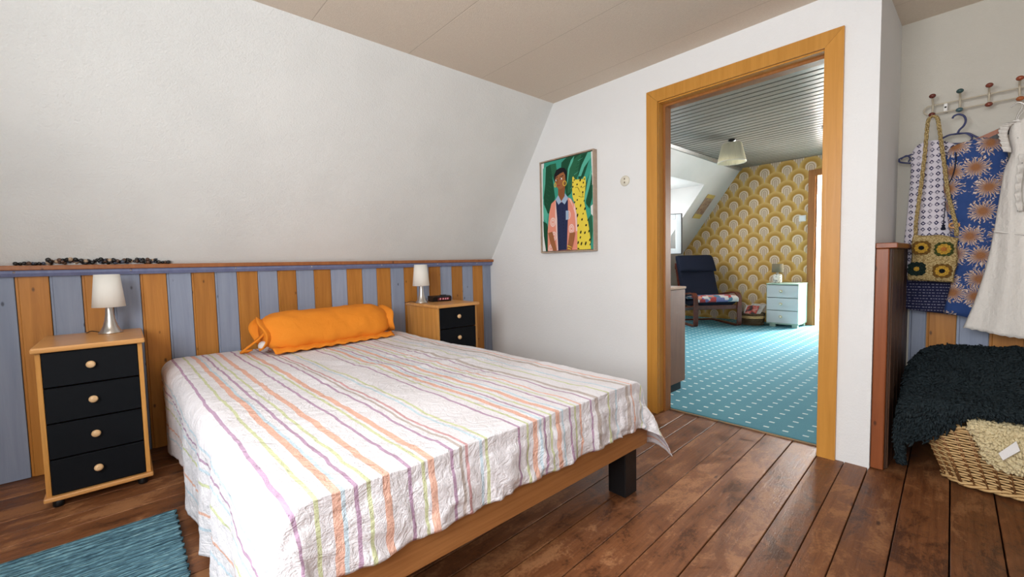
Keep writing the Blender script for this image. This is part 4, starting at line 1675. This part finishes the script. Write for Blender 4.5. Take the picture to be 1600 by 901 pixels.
# ------------------------------------------------------------------ wicker basket with sheepskins
bk = thing('wicker_basket', 'woven wicker basket on the floor of the niche, under the sheepskins', 'basket', (2.76, -.28, 0))
wn = NT('peeled_willow', .5, .35)
_c = wn.co()
wn.color(wn.mix(wn.noise(_c, 30, 3), (.52, .30, .11), (.78, .56, .28)))
wick = wn.m
wn = NT('brown_willow', .5, .35)
wn.color(wn.mix(wn.noise(wn.co(), 40, 3), (.20, .085, .03), (.36, .18, .07)))
wick2 = wn.m
ZR = .265


def peri(t, k):
    """octagonal outline, growing from the base (k=0) to the flared rim (k=1); t runs round it"""
    hx, hy, ch = .225 + .055 * k, .385 + .075 * k, .055
    P = [(-hx, hy - ch), (-hx, -hy + ch), (-hx + ch, -hy), (hx - ch, -hy), (hx, -hy + ch), (hx, hy - ch), (hx - ch, hy), (-hx + ch, hy)]
    seg = [math.hypot(P[i][0] - P[(i + 1) % 8][0], P[i][1] - P[(i + 1) % 8][1]) for i in range(8)]
    d = (t % 1) * sum(seg)
    for i in range(8):
        if d <= seg[i] + 1e-9:
            f = d / seg[i]
            a, b = P[i], P[(i + 1) % 8]
            nx, ny = (b[1] - a[1]) / seg[i], -(b[0] - a[0]) / seg[i]
            return a[0] + (b[0] - a[0]) * f, a[1] + (b[1] - a[1]) * f, nx, ny
        d -= seg[i]
    return (*P[0], -1, 0)


NS = 64
bm = B()
rows_ = 20
for r in range(rows_):
    k = (r + .5) / rows_
    z = .034 + (ZR - .046) * k
    pts = []
    for i in range(NS * 2):
        x, y, nx, ny = peri(i / (NS * 2), k)
        o_ = .0052 * math.cos(PI * (i / 2 + r)) if i % 2 == 0 else 0
        pts.append((x + nx * o_, y + ny * o_, z))
    tube(bm, pts, .0040, 5, closed=True)
obj('weave', bm, wick, bk)
bm = B()
for i in range(NS):
    a, b = peri(i / NS, -.02), peri(i / NS, 1.0)
    for dz in (-.0035, .0035):
        tube(bm, [(a[0] + dz, a[1] + dz, .014), (b[0] + dz, b[1] + dz, ZR - .004)], .0033, 5)
obj('stakes', bm, wick2, bk)
for k, z, nm, rad, m in ((.0, .021, 'base_braid', .0085, wick), (1.0, ZR, 'rim_braid', .010, wick)):
    bm = B()
    for ph in (0, PI * 2 / 3, PI * 4 / 3):
        pts = []
        for i in range(NS * 4):
            x, y, nx, ny = peri(i / (NS * 4), k)
            a = i * .42 + ph
            pts.append((x + nx * rad * math.cos(a), y + ny * rad * math.cos(a), z + rad * .9 * math.sin(a)))
        tube(bm, pts, .0058, 5, closed=True)
    obj(nm, bm, m, bk)
bm = B()
prism(bm, [peri(i / 64, 0)[:2] for i in range(64)], 2, .012, .024)
obj('base', bm, wick2, bk)
for sx in (-1, 1):
    for sy in (-1, 1):
        bm = B()
        lathe(bm, [(.012, 0), (.013, .012), (.012, .022)], n=10)
        obj('foot', bm, wick2, bk, (sx * .18, sy * .33, 0))


def fleece(root, name, fn, nu, nv, mat, ntuft, ln, wid, curl, seed, lay=.5):
    """a skin (grid) with wool locks standing on it, as one part of the thing"""
    rg = random.Random(seed)
    vs, fs = grid(nu, nv, fn)
    o = shade(obj('skin', (vs, [], fs), mat, root))
    V = [Vector(v) for v in vs]
    verts, faces = [], []
    tw = 0
    while tw < ntuft:
        i, j = rg.random() * (nu - 1.001), rg.random() * (nv - 1.001)
        a, b = int(i), int(j)
        fu, fv = i - a, j - b
        k = b * nu + a
        p = V[k].lerp(V[k + 1], fu).lerp(V[k + nu].lerp(V[k + nu + 1], fu), fv)
        du, dv = V[k + 1] - V[k], V[k + nu] - V[k]
        if du.length < 1e-6 or dv.length < 1e-6:
            tw += 1
            continue
        nrm = du.cross(dv).normalized()
        side = Vector((rg.uniform(-1, 1), rg.uniform(-1, 1), rg.uniform(-1, 1)))
        # neighbouring locks lean together, as combed wool does
        flow = noise.noise_vector(p * 9 + Vector((seed, 0, 0)))
        d = (nrm * (1 - lay) + flow * lay * 1.5 + side * .28 + Vector((0, 0, -.22))).normalized()
        L = ln * rg.uniform(.6, 1.15)
        t1 = d.cross(side).normalized()
        t2 = d.cross(t1).normalized()
        base = len(verts)
        w = wid * rg.uniform(.7, 1.2)
        for q, (f, rw) in enumerate(((-.15, 1.0), (.45, .95), (.85, .55))):
            cc = p + d * L * f + t1 * curl * L * math.sin(f * 3) + Vector((0, 0, -.25 * L * f * f))
            for m_ in range(4):
                an = PI / 2 * m_ + q * .5
                verts.append(tuple(cc + (t1 * math.cos(an) + t2 * math.sin(an)) * w * rw))
        verts.append(tuple(p + d * L * 1.05 + t1 * curl * L * .4 + Vector((0, 0, -.28 * L))))
        for q in range(2):
            for m_ in range(4):
                faces.append((base + q * 4 + m_, base + q * 4 + (m_ + 1) % 4, base + q * 4 + 4 + (m_ + 1) % 4, base + q * 4 + 4 + m_))
        for m_ in range(4):
            faces.append((base + 8 + m_, base + 8 + (m_ + 1) % 4, base + 12))
        tw += 1
    w_ = shade(obj(name, (verts, [], faces), mat, root))
    tag(w_, kind='stuff')
    return w_


def woolmat(name, a, b):
    n = NT(name, .95, .1)
    n.color(n.mix(n.noise(n.co(), 40, 3), a, b))
    n.bump(n.noise(n.co(), 260, 3), .003)
    return n.m


dw = woolmat('dark_teal_wool', (.012, .018, .021), (.030, .042, .048))
ww = woolmat('cream_wool', (.62, .50, .28), (.78, .68, .44))
dsk = thing('dark_sheepskin', 'dark blue-grey sheepskin heaped over the wicker basket', 'sheepskin', (2.76, -.2, .27))


def smooth(a, b, x):
    t = max(0, min(1, (x - a) / (b - a)))
    return t * t * (3 - 2 * t)


def dark_fn(i, j, nu=60, nv=46):
    u, v = i / (nu - 1), j / (nv - 1)       # u: from the hanging left hem to the right, v: front hem to the wall
    # section across (y, z): up the left overhang, then along the top
    s = u * 1.36
    if s < .26:
        y = .238 + .010 * math.sin(PI * min(1, s / .30))
        zoff = -(.26 - s) * 1.0
    elif s < .40:
        a = (s - .26) / .14
        y = .238 - .075 * (1 - math.cos(a * PI / 2)) - .02 * a
        zoff = .05 * math.sin(a * PI / 2)
    else:
        y = .143 - (s - .40)
        zoff = .05 + .02 * math.sin((s - .4) * 3)
    # section along (x): front lip hangs over the rim, then rises towards the wall
    tv = v
    left = 1 - smooth(.20, .42, s)
    xf = 2.455 + .055 * left
    if tv < .22:
        a = tv / .22
        x = xf + .012 - .016 * math.sin(a * PI * .8)
        lip = (.02 + .16 * (1 - smooth(.36, .56, s))) * smooth(.10, .30, s)
        z = .312 - lip * (1 - a)
    else:
        a = (tv - .22) / .78
        x = xf + .02 + (3.035 - xf - .02) * a
        x = min(x, 3.035 - .10 * left)
        z = .312 + .165 * smooth(0, .8, a) * (1 - .35 * left) - .02 * a
    z += zoff * (1 if s >= .26 else 1)
    z = max(.062 + .03 * v, z)
    n_ = noise.noise((x * 6, y * 6, 3)) * .016 + noise.noise((x * 15, y * 15, 1)) * .008
    return (x - dsk.location.x, y + n_ * .3 - dsk.location.y, z + n_ - dsk.location.z)


fleece(dsk, 'wool', dark_fn, 60, 46, dw, 13000, .022, .0066, .5, 5, .45)
wsk = thing('white_sheepskin', 'cream sheepskin hanging over the front rim of the wicker basket', 'sheepskin', (2.46, -.1, .27))


def white_fn(i, j, nu=30, nv=20):
    u, v = i / (nu - 1), j / (nv - 1)
    y = .030 - .42 * u
    dr = (.105 + .035 * math.sin(u * 7 + .4) + .03 * smooth(.15, .4, u)) * (smooth(-.02, .14, u))
    if v < .35:
        a = v / .35
        x, z = 2.53 - .075 * a, .300 + .010 * math.sin(a * PI)
    else:
        a = (v - .35) / .65
        x, z = 2.455 - .022 * math.sin(a * 2.2) + .012 * a, .298 - dr * a
    n_ = noise.noise((x * 10, y * 14, z * 14)) * .010
    return (x - .004 - n_ - wsk.location.x, y - wsk.location.y, z - wsk.location.z)


# rows run from the inside of the rim to the hanging hem, so the wool side faces out
fleece(wsk, 'wool', lambda i, j: white_fn(29 - i, j), 30, 20, ww, 3600, .017, .0085, .5, 9, .35)
bm = B()
c0 = at(1575, 703, 0, 2.405) - wsk.location
tp = [at(x, y, 0, 2.402) - wsk.location for x, y in ((1560, 708), (1588, 689), (1594, 704), (1567, 719))]
A = [bm.verts.new(p) for p in tp]
D = [bm.verts.new(p + Vector((.003, 0, 0))) for p in tp]
bm.faces.new(A)
bm.faces.new(D[::-1])
for k in range(4):
    bm.faces.new((A[k], D[k], D[(k + 1) % 4], A[(k + 1) % 4]))
obj('label_tag', bm, MT['white_cloth'], wsk)
# a bit of the cream skin pokes out behind the dark one
bm = B()
ball(bm, (0, 0, 0), .018, sq=(1.2, 1, .8))
o = obj('fleece_scrap', bm, ww, wsk, at(1424, 603, 0, 2.86) - wsk.location)

# ------------------------------------------------------------------ things in the next room
Z2 = .0105
cb = thing('side_cabinet', 'brown veneer cabinet just inside the next room, behind the doorway', 'cabinet', (2.63, 1.50, Z2))
cbm = wood_h('brown_veneer', (.15, .058, .025), (.21, .085, .038), (30, 30, 3), .55)
bm = B()
box(bm, (0, 0, .06), (.445, .9, .745), .003)
obj('body', bm, cbm, cb)
bm = B()
box(bm, (-.002, -.006, .745), (.455, .91, .762), .003)
obj('top', bm, wood_h('light_brown_edge', (.40, .22, .12), (.48, .28, .16), (30, 3, 30), .3), cb)
bm = B()
box(bm, (.01, .015, 0), (.41, .88, .06))
obj('plinth', bm, MT['black_lacquer'], cb)
for k in range(2):
    bm = B()
    box(bm, (.445, .006 + k * .447, .065), (.461, .449 + k * .447, .74), .002)
    dr = obj('door', bm, cbm, cb)
    bm = B()
    ball(bm, (.472, .40 + k * .10, .42), .012)
    obj('knob', bm, MT['steel'], dr)

# chest of drawers
mint = NT('mint_paint', .5, .3, color=(.34, .47, .39)).m
wfront = NT('white_drawer_front', .5, .3, color=(.52, .545, .55)).m
ch = thing('chest_of_drawers', 'mint green chest with three white drawers against the patterned wall', 'chest', (6.68, 1.885, Z2))
HW = .193
for s in (-1, 1):
    bm = B()
    box(bm, (.002, s * HW, .045), (.42, s * (HW - .016), .585), .002)
    obj('side_panel', bm, mint, ch)
bm = B()
box(bm, (-.004, -HW - .004, .585), (.425, HW + .004, .602), .003)
obj('top', bm, mint, ch)
bm = B()
box(bm, (.002, -HW, .040), (.42, HW, .056), .002)
obj('bottom_board', bm, mint, ch)
bm = B()
box(bm, (.405, -HW + .016, .056), (.418, HW - .016, .585))
obj('back_panel', bm, mint, ch)
for k in range(3):
    z = .058 + .1755 * k
    bm = B()
    box(bm, (-.006, -HW + .006, z), (.014, HW - .006, z + .168), .003)
    dr = obj('drawer', bm, wfront, ch)
    bm = B()
    lathe(bm, [(.008, -.004), (.008, -.016), (.017, -.020), (.018, -.027), (.013, -.031), (.004, -.032)], n=18, axis=0)
    kb = obj('knob', bm, MT['brass'], dr, (0, .01, z + .088))
    bm = B()
    lathe(bm, [(.011, -.0305), (.010, -.034), (.002, -.035)], n=14, axis=0)
    obj('knob_face', bm, MT['white_plastic'], kb)
for y in (-HW + .045, HW - .07):
    for x in (.02, .34):
        bm = B()
        box(bm, (x, y - .033, 0), (x + .05, y + .033, .041), .003)
        obj('foot', bm, mint, ch)
# lamp on the chest
lm = thing('bedside_lamp', 'small lamp with grey-brown drum shade and patterned white jar base, on the mint chest', 'lamp', (6.82, 1.985, Z2 + .6025))
jn = NT('patterned_ceramic', .3, .4)
jn.color(jn.mix(jn.ramp(jn.vor(jn.co(), 42), [(.32, 1.0), (.40, 0.0)]), (.74, .72, .66), (.20, .22, .20)))
bm = B()
lathe(bm, [(.045, 0), (.052, .006), (.056, .03), (.056, .10), (.050, .118), (.034, .126), (.016, .130), (.012, .165), (.004, .168)], n=28)
obj('base', bm, jn.m, lm)
vs, fs = grid(36, 2, lambda i, j: ((.072 - .003 * j) * math.cos(2 * PI * i / 36), (.072 - .003 * j) * math.sin(2 * PI * i / 36), .150 + .118 * j), True)
solid(shade(obj('lamp_shade', (vs, [], fs), cloth('taupe_shade', (.24, .20, .135)), lm)), .003)
bm = B()
tube(bm, spline([(.0, .05, .006), (-.01, .085, .004), (.04, .12, .003), (.10, .14, .003)], 5), .003, 6)
obj('cord', bm, MT['white_plastic'], lm)

# pendant
pd = thing('pendant_lamp', 'pleated white lampshade hanging close under the plank ceiling', 'lamp', (5.30, 2.03, 2.075))
ps = NT('pleated_shade', .8, .1, color=(.76, .73, .62))
tr_ = ps.node('ShaderNodeBsdfTranslucent')
tr_.inputs[0].default_value = (.8, .76, .6, 1)
mx_ = ps.node('ShaderNodeMixShader')
mx_.inputs[0].default_value = .35
ps.t.links.new(ps.b.outputs[0], mx_.inputs[1])
ps.t.links.new(tr_.outputs[0], mx_.inputs[2])
ps.t.links.new(mx_.outputs[0], ps.t.nodes['Material Output'].inputs[0])
NP = 120
vs, fs = grid(NP, 4, lambda i, j: ((.150 - .050 * j / 3 + (.004 if i % 2 else -.002)) * math.cos(2 * PI * i / NP), (.150 - .050 * j / 3 + (.004 if i % 2 else -.002)) * math.sin(2 * PI * i / NP), .215 * j / 3), True)
o = obj('lamp_shade', (vs, [], fs), ps.m, pd)
solid(o, .002)
bm = B()
lathe(bm, [(.1495, .0), (.1525, .0), (.1525, .012), (.1495, .012), (.1495, .0)], n=40, caps=False)
obj('rim_band', bm, MT['shade_white'], pd)
bm = B()
lathe(bm, [(.04, .264), (.038, .245), (.012, .238), (.012, .150), (.016, .145), (.016, .120), (.004, .118)], n=18)
tube(bm, [(-.103, 0, .205), (.103, 0, .205)], .003, 6)
tube(bm, [(0, -.103, .205), (0, .103, .205)], .003, 6)
obj('socket', bm, MT['black_plastic'], pd)
bm = B()
ball(bm, (0, 0, .085), .03, sq=(1, 1, 1.2))
obj('bulb', bm, MT['shade_white'], pd)
# small glass ceiling light near the door side
cl = thing('ceiling_light', 'small glass ceiling light on the planks near the second doorway', 'lamp', (5.62, 1.155, ZC2 - .002))
bm = B()
lathe(bm, [(.085, 0), (.085, -.016), (.075, -.020), (.002, -.020)], n=28)
obj('base', bm, MT['white_plastic'], cl)
bm = B()
lathe(bm, [(.06, -.018), (.066, -.04), (.058, -.075), (.036, -.095), (.003, -.10)], n=28)
obj('glass_shade', bm, NT('opal_glass', .15, .5, color=(.75, .75, .72)).m, cl)

# switch, poster
p = at(1254, 341, 0, XW)
t = thing('light_switch', 'white square light switch on the golden wallpaper, left of the second doorway', 'switch', (XW, p.y, p.z))
bm = B()
box(bm, (-.011, -.042, -.042), (-.0005, .042, .042), .003)
obj('plate', bm, MT['white_plastic'], t)
bm = B()
box(bm, (-.016, -.030, -.030), (-.010, .030, .030), .002)
obj('rocker', bm, MT['upvc'], t)
nrm = Vector((0, -(ZC2 - KZ), TY - KY)).normalized()        # slope normal, towards the room
pc = [(6.60, 2.865), (6.86, 2.865), (6.86, 3.110), (6.60, 3.110)]
pn = NT('old_art_poster', .5, .3)
_c = pn.co()
pn.color(pn.mix(pn.ramp(pn.noise(_c, 16, 4, .6), [(.36, 0.0), (.5, .6), (.62, 1.0)]), pn.mix(pn.noise(_c, 22, 2), (.10, .05, .04), (.30, .13, .09)), (.36, .26, .17)))
bm = B()
def sp(x, y, off):
    z = KZ + (y - KY) * (ZC2 - KZ) / (TY - KY)
    return Vector((x, y, z)) + nrm * off
A = [bm.verts.new(sp(x, y, .004)) for x, y in pc]
D = [bm.verts.new(sp(x, y, .0012)) for x, y in pc]
bm.faces.new(A)
bm.faces.new(D[::-1])
for k in range(4):
    bm.faces.new((A[k], D[k], D[(k + 1) % 4], A[(k + 1) % 4]))
ym = MT['brass_paper'] = NT('ochre_paper', .7, .2, color=(.55, .40, .12)).m
for (ya_, yb_) in ((2.865, 2.90), (3.065, 3.110)):
    f = [sp(6.60, ya_, .0046), sp(6.86, ya_, .0046), sp(6.86, yb_, .0046), sp(6.60, yb_, .0046)]
    f2 = bm.faces.new([bm.verts.new(q) for q in f])
    f2.material_index = 1
tag(obj('poster', bm, [pn.m, ym]), 'small brown and ochre art print on the slope beside the dormer', 'poster')

# armchair
ac = thing('armchair', 'bentwood armchair with navy high-backed cushion in the corner of the next room', 'armchair', (6.40, 2.80, Z2), math.atan2(-.78, -.63))
redw = wood_h('dark_red_bentwood', (.085, .020, .012), (.14, .035, .02), (6, 30, 30), .25)
for s in (-1, 1):
    y = s * .315
    bm = B()
    tube(bm, spline([(-.46, y, .36), (-.30, y, .40), (.05, y, .455), (.22, y, .475), (.30, y, .450), (.325, y, .38), (.325, y, .20), (.325, y, .06), (.30, y, .018), (.20, y, .012), (-.15, y, .012), (-.42, y, .012)], 8), 0, flat=(.062, .022, (0, 1, 0)))
    obj('side_frame', bm, redw, ac)
    bm = B()
    tube(bm, spline([(.28, y * .86, .30), (.0, y * .86, .255), (-.14, y * .86, .27), (-.24, y * .86, .40), (-.40, y * .86, .90)], 6), 0, flat=(.045, .02, (0, 1, 0)))
    obj('seat_frame', bm, redw, ac)
for x, z, nm in ((.305, .275, 'front_rail'), (-.10, .225, 'cross_rail'), (-.385, .84, 'back_rail'), (-.40, .018, 'floor_rail')):
    bm = B()
    box(bm, (x - .012, -.30, z - .03), (x + .012, .30, z + .03) if nm != 'floor_rail' else (x + .02, .30, z + .005), .004)
    obj(nm, bm, redw, ac)


def pad(name, spine, w, th, mat, par, seed=0):
    P = spline(spine, 8)
    nu = 28
    def fn(i, j):
        a = 2 * PI * i / nu
        p = P[j]
        d = (P[min(j + 1, len(P) - 1)] - P[max(j - 1, 0)]).normalized()
        n_ = Vector((0, 1, 0)).cross(d).normalized()
        e_ = min(1, min(j, len(P) - 1 - j) / 3.0)
        e_ = .45 + .55 * math.sqrt(e_)
        cy = math.copysign(abs(math.cos(a)) ** .35, math.cos(a)) * w / 2
        cn_ = math.copysign(abs(math.sin(a)) ** .6, math.sin(a)) * th / 2 * e_
        q = p + n_ * (cn_ + .004 * noise.noise((j * .4, a * 2, seed)))
        return (q.x, q.y + cy, q.z)
    vs, fs = grid(nu, len(P), fn, True)
    fs += [tuple(range(nu))[::-1], tuple((len(P) - 1) * nu + i for i in range(nu))]
    return shade(obj(name, (vs, [], fs), mat, par))


pad('seat_cushion', [(.31, 0, .345), (.20, 0, .345), (.02, 0, .315), (-.10, 0, .31)], .55, .10, MT['navy_cloth'], ac)
pad('back_cushion', [(-.10, 0, .33), (-.17, 0, .42), (-.26, 0, .62), (-.36, 0, .88), (-.41, 0, .995)], .56, .10, MT['navy_cloth'], ac, 2)
pad('headrest', [(-.235, 0, .775), (-.285, 0, .86), (-.345, 0, .965), (-.405, 0, 1.01)], .57, .06, MT['navy_cloth'], ac, 4)


def patch_mat():
    n = NT('patchwork_blanket', .9, .15)
    c = n.co()
    v = n.node('ShaderNodeTexVoronoi', feature='F1', distance='CHEBYCHEV')
    n.put(v.inputs['Vector'], c)
    v.inputs['Scale'].default_value = 14
    r = n.sep(v.outputs['Color'])[0]
    n.color(n.ramp(r, [(0, (.50, .48, .47)), (.18, (.35, .05, .05)), (.34, (.07, .16, .24)), (.46, (.52, .50, .48)), (.58, (.14, .15, .30)), (.70, (.48, .19, .13)), (.84, (.20, .25, .32))], 'CONSTANT'))
    n.bump(n.noise(c, 26, 3), .006)
    return n.m


bl = thing('patchwork_blanket', 'folded multicoloured patchwork blanket lying on the armchair seat', 'blanket', (6.40, 2.80, Z2), ac.rotation_euler.z)
pad('folded_cloth', [(.345, 0, .352), (.338, 0, .405), (.24, 0, .425), (.05, 0, .398), (-.07, 0, .390)], .58, .05, patch_mat(), bl, 6)

# magazine basket
mb = thing('magazine_basket', 'round dark wicker basket of magazines between armchair and mint chest', 'basket', (6.72, 2.27, Z2))
bm = B()
for r in range(9):
    z = .012 + .019 * r
    tube(bm, [((.135 + .02 * (r / 8) + .004 * (-1) ** (i + r)) * math.cos(2 * PI * i / 40), (.135 + .02 * (r / 8) + .004 * (-1) ** (i + r)) * math.sin(2 * PI * i / 40), z) for i in range(40)], .0085, 6, closed=True, mi=1 if r in (5, 6) else 0)
obj('weave', bm, [NT('dark_wicker', .6, .3, color=(.10, .06, .03)).m, wick], mb)
bm = B()
lathe(bm, [(.002, .004), (.132, .004), (.132, .012), (.002, .012)], n=28)
obj('base', bm, NT('dark_wicker_base', .6, .3, color=(.08, .05, .03)).m, mb)


def mag(loc, rot, label, cols, sx=.20, sy=.27):
    n = NT('magazine_cover', .35, .4)
    c = n.co()
    n.color(n.ramp(n.noise(c, 11, 3), [(.36, cols[0]), (.47, cols[1]), (.56, cols[2])], 'CONSTANT'))
    t = thing('magazine', label, 'magazine', loc, 0, 'magazines in the round basket')
    t.rotation_euler = rot
    bm = B()
    box(bm, (-sx / 2, -sy / 2, -.005), (sx / 2, sy / 2, -.0006))
    obj('pages', bm, MT['white_cloth'], t)
    bm = B()
    box(bm, (-sx / 2 - .001, -sy / 2 - .001, -.0006), (sx / 2 + .001, sy / 2 + .001, .0006))
    obj('cover', bm, n.m, t)
    return t


lean = math.radians(-32)
mag((6.695, 2.27, .222), (0, lean, math.radians(4)), 'red and dark magazine lying on top at the front of the round basket', ((.05, .04, .06), (.55, .08, .07), (.60, .30, .28)), .21, .15)
mag((6.745, 2.235, .235), (0, lean, math.radians(-5)), 'grey-covered magazine behind the red one in the round basket', ((.48, .46, .44), (.55, .53, .50), (.40, .38, .36)), .25, .19)
mag((6.775, 2.315, .215), (0, lean, math.radians(6)), 'pale blue-white magazine lowest in the round basket, showing at its left', ((.62, .66, .70), (.70, .72, .74), (.40, .50, .58)), .22, .15)
